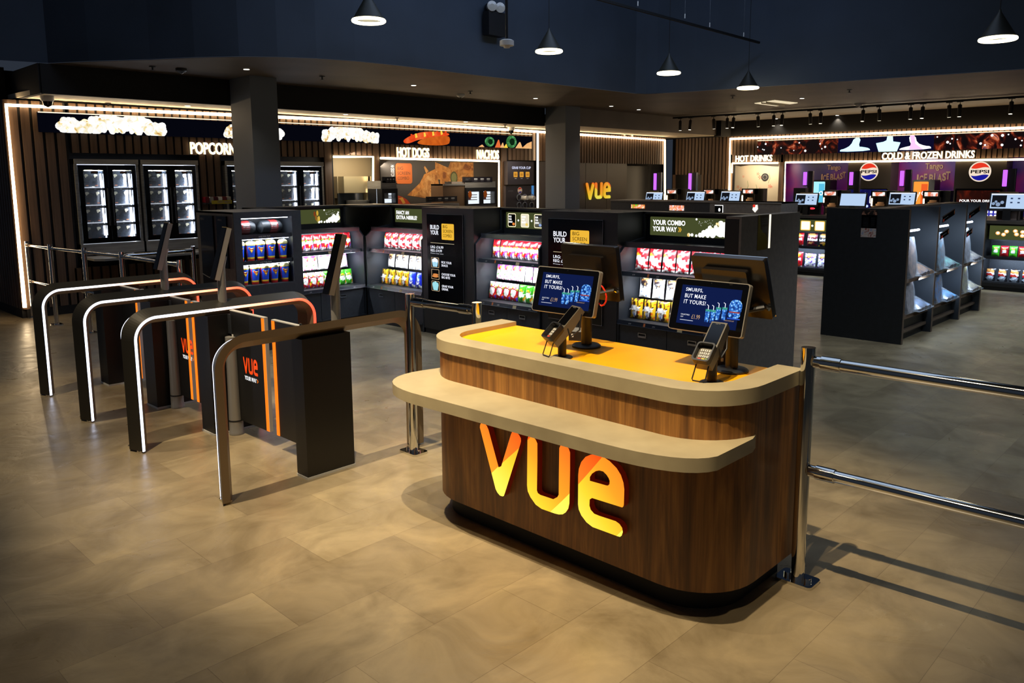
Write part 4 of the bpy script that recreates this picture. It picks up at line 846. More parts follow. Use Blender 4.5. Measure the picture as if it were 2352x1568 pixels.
for row, z, L in (('upper cup shelf', .963, [(.13, -.16), (.235, -.13), (.34, -.12), (.46, -.11), (.59, -.09), (.17, -.27), (.40, -.26), (.52, -.24)]), ('lower cup shelf', .716, [(.14, -.12), (.26, -.11), (.37, -.1), (.48, -.1), (.60, -.09)])):
    for i, (u, w) in enumerate(L):
        back = row[0] == 'u' and i > 4
        lab = 'blue cup with red shield, %s from left, %s %s' % (ORD[i - 5 if back else i], 'back of' if back else 'front of', row)
        f = Fr(UC.p(u, z, w), UC.R, UC.U); f = turn(f, random.uniform(.1, .3)); place(cup, f, first, lab, 'blue cups in the cup cabinet', 1.08); first = False
def pillow(x0, lab, ang):
    c = UC.p(x0, 1.238 + .078, -.15); t = thing('rolled_pillow', lab, 'pillow', c, 'rolled pillows in the cup cabinet')
    ax = V((math.cos(ang), math.sin(ang), 0)); rnd = random.Random(3)
    m = MB(); m.lathe(c, [(.0, -.14), (.035, -.135), (.06, -.12), (.07, -.08), (.072, -.04), (.07, .0), (.074, .05), (.068, .1), (.045, .135), (0, .14)], noisy('black_plush', '0c1116', '1c242c', (25, 25, 25), .6, bump=.6), 16, axis=ax); m.build('roll', t)
    m = MB(); m.lathe(c, [(.0745, -.03), (.0765, .06)], mat('maroon_label', '6e1c1c', .4), 24, axis=ax)
    g = Fr(c + V((0, -.0775, -.01)), ax, (0, 0, 1)); m.box(g, -.02, .05, .03, .04, -.003, .0, INKW); m.text(g, 'SOFT FLEECE', -.02, .012, 0, .07, .012, INKW); m.text(g, 'ROLL COMFORT', -.02, -.01, -.0, .07, .01, INKG); m.build('label_band', t)
pillow(.16, 'black rolled pillow with red band, left one on the top shelf', -.05); pillow(.48, 'black rolled pillow with red band, right one on the top shelf', .12)
# ================================================================ TOY SHELF ISLAND (right)
NAV = noisy('charcoal_display_laminate', '15181a', '1b1e21', (20, 20, 20), .5); FIN = mat('display_fin', '2b3036', .5); FINE = mat('fin_edge_bronze', '5a4a3c', .5)
HB = 1.46
t = thing('gift_display', 'low charcoal display island with three lit bays on its right side', 'display stand', (9.0, 2.85, 0))
m = MB(); f = FX(9.0, 3.73); m.box(f, 0, .88, 0, HB, -.045, 0, NAV); m.box(FY(9.0, 2.848), 0, .045, 0, HB, 0, .004, FINE); m.box(f, 0, .88, HB, HB + .003, -.045, 0, FINE); e = m.build('end_panel', t)
g = f.sh(0, 0, .001); u0 = 3.73 - onX(1977, 540, 9.0).y; u1 = 3.73 - onX(2012, 540, 9.0).y; za = onX(2000, 545, 9.0).z; zb_ = onX(2000, 482, 9.0).z
m = MB(); m.box(g, u0, u1, za, zb_, 0, .002, GLOSSB); m.box(g, u0, u1, za, za + (zb_ - za) * .33, .002, .0025, picture('poster_people', [(0, '2a3a5c'), (.3, '7a8aa8'), (.5, 'c8b8a8'), (.7, '8a2a2a'), (1, '3a4a6a')], 18, 0, 'NOISE')); m.box(g, u0, u1, zb_ - (zb_ - za) * .18, zb_, .002, .0025, picture('poster_faces', [(0, '0a0a0a'), (.5, '1a1410'), (.62, 'a8745a'), (1, 'd8a88a')], 14, 0, 'NOISE'))
for k in range(10): m.box(g, u0 + .02, u0 + .075, za + (zb_ - za) * (.4 + .035 * k), za + (zb_ - za) * (.41 + .035 * k), .002, .0024, DGREY); m.box(g, u0 + .1, u1 - .02, za + (zb_ - za) * (.4 + .035 * k), za + (zb_ - za) * (.41 + .035 * k), .002, .0024, DGREY)
m.build('notice', t)
XS = [9.045, 10.05, 11.15, 12.08]
m = MB(); m.box(FY(9.045, 2.85), 0, XS[-1] - 9.045, 0, HB, -.5, -.48, NAV); m.box(FY(9.045, 2.85), 0, XS[-1] - 9.045, HB - .018, HB, -.5, -.3, FINE); m.build('back_panel', t)
for x in XS[1:]:
    m = MB(); m.box(FY(x - .05, 2.85), 0, .05, 0, HB, -.5, -.0, FIN); m.box(FY(x - .05, 2.85), 0, .05, 0, HB, 0, .004, FINE); m.build('fin', t)
k = 0
for i in range(3):
    a, b = XS[i], XS[i + 1] - .05; W_ = b - a; f = FY(a, 2.85)
    for z in (.70, .30):
        m = MB(); m.box(f, 0, W_, z - .02, z, -.48, -.06, FIN); ff = tilt(f.sh(0, z - .05, -.04), math.radians(25)); m.box(ff, 0, W_, 0, .06, -.01, 0, mat('clear_price_rail', '7a6450', .15, .3)); m.build('shelf', t)
    m = MB(); m.box(f, 0, W_, .0, .25, -.3, -.09, NAV); m.box(f, 0, W_, .24, .255, -.1, -.05, FINE); m.box(f, 0, W_, .09, .12, -.1, -.05, FINE); m.build('kick_board', t)
    m = MB(); m.tube([f.p(.02, 1.225, -.03), f.p(W_ * .42, 1.225, -.03)], .012, LEDC, 8); m.build('tube_light', t)
    lamp('bay_lamp', 'AREA', f.p(W_ * .4, 1.2, -.05), 6, COOL, to=f.p(W_ * .6, .7, -.35), shape='RECTANGLE', size=.7, size_y=.03)
    lamp('bay_lamp', 'AREA', f.p(W_ * .5, .66, -.08), 5, COOL, to=f.p(W_ * .6, .2, -.35), shape='RECTANGLE', size=.7, size_y=.03)
FILM = mat('crinkly_film', 'c8d2dc', .08, 0, spec=.8, alpha=.35)
def puffpack(fr, col, lab, rnd):
    """upright pack leaning on the back and a flat one in front"""
    c = fr.O; t = thing('gift_pack', lab, 'wrapped toy', c, 'film wrapped toys in the display bays')
    m = MB(); P = rrect(0, .24, 0, .42, .11, 5); m.prism(tilt(fr, .12), P, -.11, -.04, noisy('plush_' + col, col, '7a6a66', (16, 16, 16), .6)); m.build('plush', t)
    m = MB(); m.prism(tilt(fr.sh(-.02, -.005, -.03), .12), [(0, 0), (.27, 0), (.28, .25), (.22, .45), (.05, .45), (-.0, .25)], -.1, .0, FILM); m.build('film', t)
def flatpack(fr, col, lab, rnd):
    c = fr.O; t = thing('gift_bag', lab, 'wrapped toy', c, 'film wrapped toys lying in the display bays')
    nx, ny = 8, 6; m = MB(); g = [[fr.p(.42 * i / nx, .03 + .09 * math.sin(math.pi * i / nx) ** .7 * math.sin(math.pi * (j + .3) / (ny + .6)) + rnd.uniform(-.008, .008), -.2 + .26 * j / ny) for i in range(nx + 1)] for j in range(ny + 1)]
    mt = noisy('toy_' + col, col, '6a6a74', (12, 12, 12), .25, bump=.4)
    for j in range(ny):
        for i in range(nx):
            m.add([g[j][i], g[j][i + 1], g[j + 1][i + 1], g[j + 1][i]], [(0, 1, 2, 3)], mt, True)
            lo = [V((p.x, p.y, fr.O.z + .002)) for p in (g[j][i], g[j][i + 1], g[j + 1][i + 1], g[j + 1][i])]
            m.add(lo, [(0, 1, 2, 3)], mt)
    ring = [g[0][i] for i in range(nx + 1)] + [g[j][nx] for j in range(1, ny + 1)] + [g[ny][i] for i in range(nx - 1, -1, -1)] + [g[j][0] for j in range(ny - 1, 0, -1)]
    for a, b in zip(ring, ring[1:] + ring[:1]): m.add([a, b, V((b.x, b.y, fr.O.z + .002)), V((a.x, a.y, fr.O.z + .002))], [(0, 1, 2, 3)], mt, True)
    m.build('toy', t, weld=True)
    m = MB(); m.add([fr.p(-.02, .015, -.22), fr.p(.5, .02, -.24), fr.p(.54, .0, .06), fr.p(-.03, .0, .07), fr.p(.1, .13, -.1), fr.p(.36, .13, -.1)], [(0, 1, 5, 4), (1, 2, 5), (2, 3, 4, 5), (3, 0, 4)], FILM); m.build('film', t)
R3 = random.Random(5)
for i, (z, c1, c2) in enumerate([(.702, 'b8917a', 'c09a7a'), (.302, 'a89a9c', '8aa0c0'), (.702, '7fb0c8', '8ac0b8'), (.302, '3f8fe0', '6fb0e8'), (.702, 'a8a8b0', 'c8c0b0'), (.302, 'b0a860', 'c0b898')]):
    bay = ['nearest', 'middle', 'farthest'][i // 2]; sh_ = ['upper', 'lower'][i % 2]; f = FY(XS[i // 2], 2.85, z)
    puffpack(f.sh(.24, 0, .0), c1, 'upright wrapped toy on the %s shelf of the %s bay' % (sh_, bay), R3)
    flatpack(f.sh(.45, 0, -.04), c2, 'flat film-wrapped toy on the %s shelf of the %s bay' % (sh_, bay), R3)
for (px, py, qx, qy, lab) in [(2163, 512, 2192, 492, 'upper sign on the first fin'), (2159, 550, 2178, 537, 'lower sign on the first fin'), (2224, 503, 2250, 484, 'upper sign on the second fin'), (2219, 545, 2232, 535, 'lower sign on the second fin')]:
    a = onY(px, py, 2.80); b = onY(qx, qy, 2.80); R = (b - a).normalized(); f = Fr(a, R, V((-R.z, 0, R.x))); L = (b - a).length
    m = MB(); m.box(f, 0, L, 0, .07, 0, .006, GLOSSB); m.box(f, 0, L, .066, .07, 0, .01, FINE); m.box(f, L - .03, L - .008, .01, .05, .006, .007, mat('orange_ticket', 'b8622a', .5)); m.lathe(f.p(.05, .02, .006), [(.018, 0), (.018, .002)], mat('key_red', 'd8402a', .4), 10, axis=f.N)
    for k in range(3): m.box(f, .08 + k * .05, .11 + k * .05, .03, .036, .006, .007, INKG)
    o = m.build('price_sign', at=a); tag(o, 'slanted black price sign, %s of the gift display' % lab, 'sign', 'slanted signs on the gift display')

# ================================================================ TILL ROW (back right)
def back_unit(y0, W, label, kind):
    fr = FX(14.4, y0); t = thing('till_counter', label, 'display counter', fr.O, 'till counters along the back')
    m = MB(); m.box(fr, 0, W, 0, .06, -.6, -.02, GAP); m.box(fr, 0, W, .06, 1.02, -.62, -.45, PERF); m.box(fr, 0, .07, .06, 1.07, -.62, 0, BLK); m.box(fr, W - .07, W, .06, 1.07, -.62, 0, BLK); m.box(fr, 0, W, .06, .12, -.6, 0, BLK); m.build('carcass', t)
    m = MB(); m.box(fr, 0, W, 1.06, 1.11, -.7, .03, mat('grey_worktop_edge', '4a453e', .5)); m.build('worktop', t)
    m = MB(); m.box(fr, .07, W - .07, .78, 1.05, -.3, -.22, BLK); m.box(fr, .09, W - .09, .80, 1.02, -.22, -.215, OLIVE); h = m.build('header', t)
    f = fr.sh(.09, .80, -.214); m = MB()
    if kind == 'tiles':
        for k in range(3): a = .1 + .27 * k; m.flat(f, rrect(a, a + .19, .02, .2, .02), 0, glow('warm_tile', 'ffc45a', 1.2)); m.flat(f, rrect(a + .015, a + .175, .035, .185, .015), .001, glow('white_tile', 'fff8e8', 1.2)); 
        for k in range(2): m.flat(f, circ(.325 + .27 * k, .11, .02, 12), .001, INK)
    else:
        for (a, b) in [(.12, .1), (.2, .08), (.24, .13), (.36, .14), (.38, .09), (.46, .13), (.46, .07), (.53, .16), (.6, .1)]: m.flat(f, circ(a, b, .034, 14, .03), a * .001, glow('warm_puff', 'ffb060', 1.3)); m.flat(f, circ(a, b + .004, .022, 12, .02), .002 + a * .001, glow('white_tile', 'fff8e8', 1.2))
    m.build('picture', h)
    for v in (.53, .13):
        m = MB(); m.box(fr, .07, W - .07, v - .02, v, -.45, -.03, BLK); m.box(fr, .07, W - .07, v - .035, v + .01, -.03, -.02, EDGE); m.build('shelf', t)
    lamp('till_shelf_lamp', 'AREA', fr.p(W / 2, .74, -.1), 3, COOL, to=fr.p(W / 2, .55, -.3), shape='RECTANGLE', size=W - .3, size_y=.03)
    lamp('till_shelf_lamp', 'AREA', fr.p(W / 2, .48, -.1), 9, COOL, to=fr.p(W / 2, .2, -.3), shape='RECTANGLE', size=W - .3, size_y=.03)
    return fr
fa = back_unit(7.0, 1.12, 'back till counter with three warm lit tiles over crisp bags', 'tiles')
fb = back_unit(5.88, 1.1, 'back till counter mostly hidden behind the gift display', 'puffs')
fb2 = back_unit(4.78, 1.3, 'back till counter behind the gift display, next to last', 'puffs')
fc = back_unit(3.48, 1.1, 'rightmost back till counter with orange popcorn lightbox', 'puffs')
t = thing('till_back_counter', 'long dark counter behind the till monitors', 'counter', (15.1, 7, 0))
m = MB(); m.box(G, 15.12, 16.0, 2.3, 11.2, 0, 1.08, BLK); m.build('carcass', t); m = MB(); m.box(G, 15.12, 16.02, 2.3, 11.2, 1.08, 1.11, mat('grey_worktop_edge', '4a453e', .5)); m.build('worktop', t)
t = thing('till_counter', 'plain back till counter hidden behind the low dark island', 'display counter', (14.4, 9, 0), 'till counters along the back'); m = MB(); m.box(G, 14.4, 15.1, 7.02, 11.2, 0, 1.08, BLK); m.build('carcass', t); m = MB(); m.box(G, 14.4, 15.1, 7.02, 11.2, 1.08, 1.11, mat('grey_worktop_edge', '4a453e', .5)); m.build('worktop', t)
CR_ = dict(cat='crisps bag', name='crisps_bag', h=.24, wid=.2, lean=.1)
bag_row('crisp_red', 'red crisps bag', fa, 2, .25, -.16, .535, 'upper shelf under the warm tiles', .08, **CR_)
bag_row('crisp_maroon', 'maroon crisps bag', fa.sh(.6, 0), 1, .24, -.16, .535, 'upper shelf under the warm tiles', 0, word='MAX', **CR_)
bag_row('crisp_gold', 'black and gold crisps bag', fa.sh(.84, 0), 1, .22, -.16, .535, 'upper shelf under the warm tiles', 0, word='MAX', **CR_)
bag_row('crisp_red', 'bright red crisps bag', fa, 2, .25, -.16, .135, 'lower shelf under the warm tiles', .06, cat='crisps bag', name='crisps_bag', h=.28, wid=.23)
bag_row('crisp_purple', 'purple and white crisps bag', fa.sh(.58, 0), 2, .24, -.16, .135, 'lower shelf under the warm tiles', 0, cat='crisps bag', name='crisps_bag', h=.26, wid=.22)
bag_row('crisp_gold', 'black and gold crisps bag', fb, 1, .2, -.16, .535, 'shelf left of gift display', .08, **CR_)
bag_row('nuts_green', 'green nuts bag', fc, 3, .25, -.16, .535, 'among the nut bags under the popcorn lightbox', .08, cat='nuts bag', name='nuts_bag', h=.17, wid=.115)
bag_row('nuts_red', 'red nuts bag', fc.sh(.125, 0), 2, .25, -.16, .535, 'among the nut bags under the popcorn lightbox', .08, cat='nuts bag', name='nuts_bag', h=.17, wid=.115)
bag_row('snack_pot', 'clear snack pouch', fc, 5, .17, -.16, .135, 'lower shelf under the popcorn lightbox', .08, cat='snack pouch', name='snack_pouch', h=.2, wid=.14)
# low island in front of the till row (centre background)
XM = 12.4
zt_ = onX(1600, 462, XM).z; ya = onX(1403, 468, XM).y; yb = onX(1796, 458, XM).y
f = FX(XM, ya); W_ = ya - yb
t = thing('snack_island', 'dark low island seen over the snack cabinets, with small lit packs', 'display counter', f.O)
m = MB(); m.box(f, 0, W_ * .62, 0, zt_ - .02, -.6, 0, BLK2); m.box(f, W_ * .62, W_, 0, zt_ + .0, -.6, .0, EP_); m.box(f, 0, W_, zt_ - .02, zt_, -.62, .02, EP_); m.build('carcass', t)
for (px, py, qx, qy, c) in [(1449, 478, 1480, 470, 'fruit'), (1537, 483, 1570, 472, 'candy')]:
    a = onX(px, py, XM - .02); b = onX(qx, qy, XM - .02); m = MB(); g = FX(XM - .005, a.y, a.z); m.box(g, 0, a.y - b.y, 0, b.z - a.z, 0, .01, picture('lit_pack_' + c, [(0, 'e8e04a'), (.35, '6ac83a') if c == 'fruit' else (.35, 'ffffff'), (.5, 'e8642a'), (.7, 'f0e8c0'), (1, '3ab0a0')], 9, 1.2, 'NOISE')); m.build('lit_picture', t)
a = onX(1641, 488, XM - .02); m = MB(); g = FX(XM - .005, a.y, a.z); m.box(g, 0, .16, 0, .13, 0, .008, GLOSSB); m.box(g, 0, .16, .12, .13, .008, .012, INK); m.box(g, .15, .16, 0, .13, .008, .012, INK); m.flat(g, circ(.09, .05, .02, 12, .03), .01, INK); m.build('lit_picture', t)
a = onX(1727, 488, XM - .02); m = MB(); g = FX(XM - .005, a.y, a.z); m.flat(g, [(0, .05), (.02, .12), (.09, .13), (.1, .06), (.05, 0)], .004, glow('white_tile', 'fff8e8', 1.2)); m.flat(g, circ(.03, .11, .025, 12), .006, glow('candy_red', 'e83a2a', 1)); m.build('lit_picture', t)
# monitors
MON = thing('till_monitor', 'm', 'monitor', (0, 0, 0))
f = tilt(FY(-.24, 0, .02), math.radians(14))
m = MB(); m.rbox(f, 0, .48, 0, .27, -.03, 0, BLK, .01); m.box(FY(-.06, .08), 0, .12, -.2, .1, -.03, 0, BLK); sc_ = m.build('casing', MON)
m = MB(); m.box(f, .02, .46, .03, .25, 0, .002, glow('till_blue_white', 'b9d2f2', 1.0)); m.box(f, .02, .46, .235, .25, .002, .003, SCRW); m.build('display', sc_)
m = MB(); m.box(f, .035, .22, .05, .225, .002, .003, glow('till_dark_panel', '14161c', 1)); puffs(m, f, [(.06, .1, .022), (.12, .09, .03), (.17, .12, .024), (.09, .13, .018)], .0036, glow('till_grey', '8aa0c0', 1)); 
for a in (.27, .36):
    for b in (.11, .17): m.box(f, a, a + .03, b, b + .02, .002, .003, glow('till_ink', '2a3a5c', 1))
m.build('picture', sc_)
m = MB(); m.box(FY(-.05, .0), 0, .1, -.22, .05, -.03, .0, BLK); m.build('stand', MON)
m = MB(); m.rbox(FY(-.12, .03), 0, .24, .27, .29, -.03, .02, mat('tan_sign', '9a8458', .5), .005); m.build('top_plate', MON)
MB2 = thing('till_monitor', 'm', 'monitor', (0, 0, 0))
m = MB(); m.rbox(f, 0, .48, 0, .27, -.03, 0, BLK, .01); m.box(FY(-.06, .08), 0, .12, -.2, .1, -.03, 0, BLK); s_ = m.build('casing', MB2)
m = MB(); m.box(f, .02, .46, .03, .25, 0, .002, glow('till_blue_white', 'b9d2f2', 1.0)); m.build('display', s_)
m = MB(); m.box(FY(-.05, .0), 0, .1, -.22, .05, -.03, .0, BLK); m.build('stand', MB2)
Lm = [(1500, 'over the left end of the low dark island'), (1595, 'second over the low dark island'), (1675, 'third over the low dark island, by the light strip'), (1850, 'left of the blank one, over the warm tiles'), (2070, 'right of the blank one, over the gift display'), (2314, 'rightmost, above the popcorn lightbox')]
for i, (px, w) in enumerate(Lm):
    P = onX(px, 460, 14.62); fr = FX(14.62, P.y, onX(px, 484 if px > 2300 else 473 if px > 1700 else 466, 14.62).z - .02)
    place(MON, fr, i == 0, 'till monitor with menu picture, ' + w, 'till monitors on the back counters', 1.1 if px > 2300 else .94)
P = onX(1957, 460, 14.62); place(MB2, FX(14.62, P.y, onX(1957, 476, 14.62).z - .02), True, 'till monitor with a blank pale blue screen, above the gift display')
# heated pass cabinets behind the tills
def warmer(px, py0, py1, i, w):
    a = onX(px, py1, 15.4); b = onX(px, py0, 15.4); f = FX(15.4, a.y, a.z - .05); h = b.z - a.z + .05
    t = thing('heated_cabinet', 'small open heated cabinet with lit sign, ' + w, 'food warmer', f.O, 'heated cabinets behind the tills')
    m = MB(); m.box(f, 0, .3, 1.11 - f.O.z, 0, -.28, -.02, mat('warmer_brown', '4a4030', .45)); m.box(f, 0, .3, 0, .03, -.3, 0, FINE); m.box(f, 0, .3, h - .11, h, -.3, 0, mat('warmer_brown', '4a4030', .45)); m.box(f, 0, .02, 0, h, -.3, 0, mat('warmer_brown', '4a4030', .45)); m.box(f, .28, .3, 0, h, -.3, 0, mat('warmer_brown', '4a4030', .45)); m.box(f, .3, .42, 0, h, -.3, -.12, mat('warmer_brown', '4a4030', .45)); m.box(f, 0, .3, 0, h, -.32, -.3, GAP); m.build('housing', t)
    m = MB(); m.rbox(f, .03, .25, h - .095, h - .025, 0, .004, picture('warmer_sign', [(0, 'ffffff'), (.5, 'f2ece8'), (.6, 'e0602a'), (1, 'fff0d8')], 5, 1.1, 'NOISE'), .01); m.build('lit_sign', t)
    m = MB(); m.tube([f.p(.03, .03, .02), f.p(.03, h - .14, .02)], .012, LED, 8); m.build('light_tube', t)
    m = MB(); m.rbox(f, .08, .24, .03, .07, -.2, -.04, mat('wrapped_food', 'b8906a', .4), .01); m.rbox(f, .1, .22, .07, .1, -.2, -.06, mat('wrapped_food', 'b8906a', .4), .01); m.build('wrapped_snack', t)
for i, (px, y0, y1, w) in enumerate([(1530, 434, 463, 'left of the three over the dark island'), (1614, 434, 462, 'middle of the three over the dark island'), (1703, 433, 459, 'in front of the floral hot drinks wall'), (1889, 437, 472, 'left of the blank monitor'), (1999, 438, 470, 'right of the blank monitor'), (2118, 438, 466, 'in front of the purple wall')]): warmer(px, y0, y1, i, w)
# purple aisle lights on slim dark posts
PUR = glow('violet_light', 'b45cf0', 1.6)
for i, (px, y0, y1, ex, w) in enumerate([(1505, 398, 436, 1.0, 'left of the copper light strip'), (1585, 398, 436, 1.0, 'on the black door'), (1849, 395, 425, 2.2, 'left one on the purple wall'), (1955, 395, 425, 2.2, 'left of the first round soda sign'), (2071, 392, 427, 2.2, 'right of the first round soda sign'), (2307, 390, 428, 2.6, 'rightmost, beyond the second round soda sign')]):
    XX = 15.9; a = onX(px, y1, XX); b = onX(px, y0, XX); f = FX(XX, a.y, a.z)
    t = thing('till_marker_light', 'violet lit marker on a dark post, ' + w, 'marker light', (XX, a.y, 0), 'violet till marker lights')
    m = MB(); m.rbox(f, -.032, .032, 0, b.z - a.z, 0, .03, PUR, .01); m.build('lit_panel', t)
    m = MB(); m.box(f, .05, .15, 1.115 - a.z, b.z - a.z + .02, -.06, 0, BLK); m.box(f, -.032, .05, -.02, 0, -.05, 0.0, BLK); m.box(f, .15, .156, 1.115 - a.z, b.z - a.z + .02, -.06, 0, HAN); m.build('post', t)
# ================================================================ NORTH WALL: heated popcorn cabinets
GLASS = mat('clear_door_glass', 'dfe8f0', .03, 0, spec=.6, alpha=.1)
BKT = noisy('black_popcorn_tub', '10141a', '2a323d', (4, 4, 9), .25); MARK = mat('tub_mark', 'c8c0a0', .5); KERN = noisy('popcorn', 'e8d9a8', 'f6efd8', (60, 60, 60), .7, bump=.8)
LITBACK = mat('self_lit_white_interior', 'd8dee6', .5, 0, 'dfe9ff', 1.7)  # inner panels emit, standing in for tube light falling on them
tub = thing('popcorn_tub', 't', 'popcorn tub', (0, 0, 0))
m = MB(); m.add([(-.075, -.06, 0), (.075, -.06, 0), (.075, .06, 0), (-.075, .06, 0), (-.105, -.09, .25), (.105, -.09, .25), (.105, .09, .25), (-.105, .09, .25)], [(3, 2, 1, 0), (0, 1, 5, 4), (1, 2, 6, 5), (2, 3, 7, 6), (3, 0, 4, 7)], BKT)
f = Fr((-.04, -.079, .14), (1, 0, 0), (0, -.11, 1)); m.flat(f, soft([(-.0, .03), (.02, -.005), (.03, .02), (.06, .03), (.05, .06), (.0, .06)], 1), .006, MARK); m.box(f, .02, .06, -.12, -.11, .002, .005, mat('orange_ticket', 'b8622a', .5)); m.build('box', tub)
rk = random.Random(2); m = MB(); nx = 6; g = [[V((-.1 + .2 * i / nx, -.085 + .17 * j / 4, .25 + (0 if i in (0, nx) or j in (0, 4) else rk.uniform(.01, .045)))) for i in range(nx + 1)] for j in range(5)]
for j in range(4):
    for i in range(nx): m.add([g[j][i], g[j][i + 1], g[j + 1][i + 1], g[j + 1][i]], [(0, 1, 2, 3)], KERN, True)
m.build('popcorn_heap', tub)
tub_first = True
def pop_cabinet(pxa, pxb, label, side_lab, lit=True):
    global tub_first
    x0 = NX(pxa, 370); x1 = NX(pxb, 370); zb = NZ(250, 577) - .03; zt = NZ(250, 366); W_ = x1 - x0; f = FY(x0, 11.98, zb); h = zt - zb
    t = thing('popcorn_cabinet', label, 'heated cabinet', f.O, 'glass fronted popcorn cabinets')
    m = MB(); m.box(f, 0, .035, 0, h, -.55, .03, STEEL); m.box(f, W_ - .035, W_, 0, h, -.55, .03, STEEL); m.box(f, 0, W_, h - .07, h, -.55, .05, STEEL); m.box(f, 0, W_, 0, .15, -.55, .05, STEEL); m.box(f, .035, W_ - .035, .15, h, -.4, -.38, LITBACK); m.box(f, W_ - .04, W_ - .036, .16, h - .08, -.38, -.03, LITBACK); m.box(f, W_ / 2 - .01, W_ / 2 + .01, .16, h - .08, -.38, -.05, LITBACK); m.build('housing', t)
    n = 2; a0 = .04; dw = (W_ - .08) / n
    for k in range(4):
        z = .2 + k * (h - .34) / 4; m = MB(); m.box(f, .04, W_ - .04, z - .015, z, -.5, -.02, mat('self_lit_white_shelf', 'e8ecf2', .3, 0, 'e8f0ff', .5)); m.box(f, .04, W_ - .04, z - .045, z - .012, -.02, -.012, DGREY)  # slight shelf emission stands in for light from the tubes
        for j in range(8): m.box(f, .08 + j * (W_ - .16) / 8, .1 + j * (W_ - .16) / 8, z - .036, z - .022, -.012, -.01, INKG)
        m.build('shelf', t)
    for d in range(n):
        u = a0 + d * dw; m = MB(); m.prism(f, [(u, .16), (u + dw - .005, .16), (u + dw - .005, h - .08), (u, h - .08)], .0, .045, GLOSSB, holes=[[(u + .065, .23), (u + dw - .06, .23), (u + dw - .06, h - .15), (u + .065, h - .15)]]); dr = m.build('door', t)
        m = MB(); m.box(f, u + .065, u + dw - .06, .23, h - .15, .02, .024, GLASS); m.build('glass_pane', dr)
        m = MB(); m.tube([f.p(u + dw - .075, .26, -.03), f.p(u + dw - .075, h - .2, -.03)], .013, LEDC, 8); m.build('light_tube', dr)
        m = MB(); m.box(f, u + dw * .42, u + dw * .66, h - .2, h - .165, .046, .05, BLK); m.text(f, 'SWEET', u + dw * .46, h - .19, .051, dw * .16, .016, mat('orange_ticket', 'b8622a', .5)); m.build('sign_plate', dr)
        m = MB(); m.tube([f.p(u + (dw - .03 if d == 0 else .03), .4, .07), f.p(u + (dw - .03 if d == 0 else .03), h - .4, .07)], .01, DGREY, 8); m.build('handle', dr)
        for k in range(4):
            z = .2 + k * (h - .34) / 4
            for j in range(2):
                fr = Fr(f.p(u + dw * (.33 + .36 * j), z + .002, -.12 - .02 * j), f.R, f.U); fr = turn(fr, rk.uniform(-.15, .15))
                lab = '%s popcorn tub, %s shelf up, %s door, %s' % (['left', 'right'][j], ORD[k], ['left', 'right'][d], side_lab)
                place(tub, fr, tub_first, lab, 'black popcorn tubs behind glass', .9); tub_first = False
    lamp('cabinet_lamp', 'AREA', f.p(W_ / 2, h - .15, -.06), 14, (.8, .88, 1), to=f.p(W_ / 2, h * .3, -.3), shape='RECTANGLE', size=W_ - .3, size_y=.04)
    lamp('cabinet_lamp', 'AREA', f.p(W_ - .12, h * .5, -.04), 14, (.8, .88, 1), to=f.p(0, h * .45, -.4), shape='RECTANGLE', size=.04, size_y=h * .8)
pop_cabinet(166, 313, 'steel-framed two-door popcorn cabinet at the far left of the timber wall', 'far left cabinet')
pop_cabinet(318, 450, 'steel-framed two-door popcorn cabinet right of the far left one', 'second cabinet')
pop_cabinet(512, 622, 'popcorn cabinet mostly hidden by the left grey column', 'cabinet behind the column')
pop_cabinet(626, 738, 'popcorn cabinet right of the left grey column', 'cabinet right of the column')
# steel counter below the first two
x0 = NX(185, 600); x1 = NX(455, 600); zc = onY(250, 590, 11.6).z
t = thing('steel_counter', 'long steel shelf below the two left popcorn cabinets', 'counter', (x0, 11.6, 0))
m = MB(); m.prism(G, [(x0 + .1, 11.35), (x1, 11.35), (x1, 11.97), (x0, 11.97), (x0, 11.45)], zc - .03, zc, STEEL); m.build('top', t)
for k in range(3): m = MB(); m.box(FY(x0 + .5 + k * .9, 11.8), 0, .05, 0, zc - .03, -.05, 0, DGREY); m.build('leg', t)
# yellow strip tray of packs between the cabinets
a = onY(473, 466, 11.8); b = onY(532, 458, 11.8); f = FY(a.x, 11.8, a.z); w_ = b.x - a.x
t = thing('snack_tray', 'small tray of packs with a yellow front strip, left of the column', 'tray', f.O)
m = MB(); m.box(f, 0, w_, -.02, 0, -.2, 0, DGREY); m.build('tray', t); m = MB(); m.box(f, .09, w_, -.02, .035, 0, .006, mat('yellow_strip', 'b8a820', .5)); m.text(f, 'TASTY TREATS', .18, -.002, .007, .22, .02, mat('foil_blue', '1c2fc0', .3)); m.build('front_strip', t)
for k in range(6): m = MB(); m.rbox(f, .01 + k * .07, .07 + k * .07, .0, .09, -.15, -.03, [PAL['R'], PAL['s'], PAL['m'], PAL['w'], PAL['R'], PAL['s']][k], .01); o = m.build('snack_pack', at=f.p(.04 + k * .07, 0, -.1)); tag(o, 'little snack pack, %s from the left in the yellow-fronted tray' % ORD[k], 'snack pack', 'snack packs in the yellow-fronted tray')
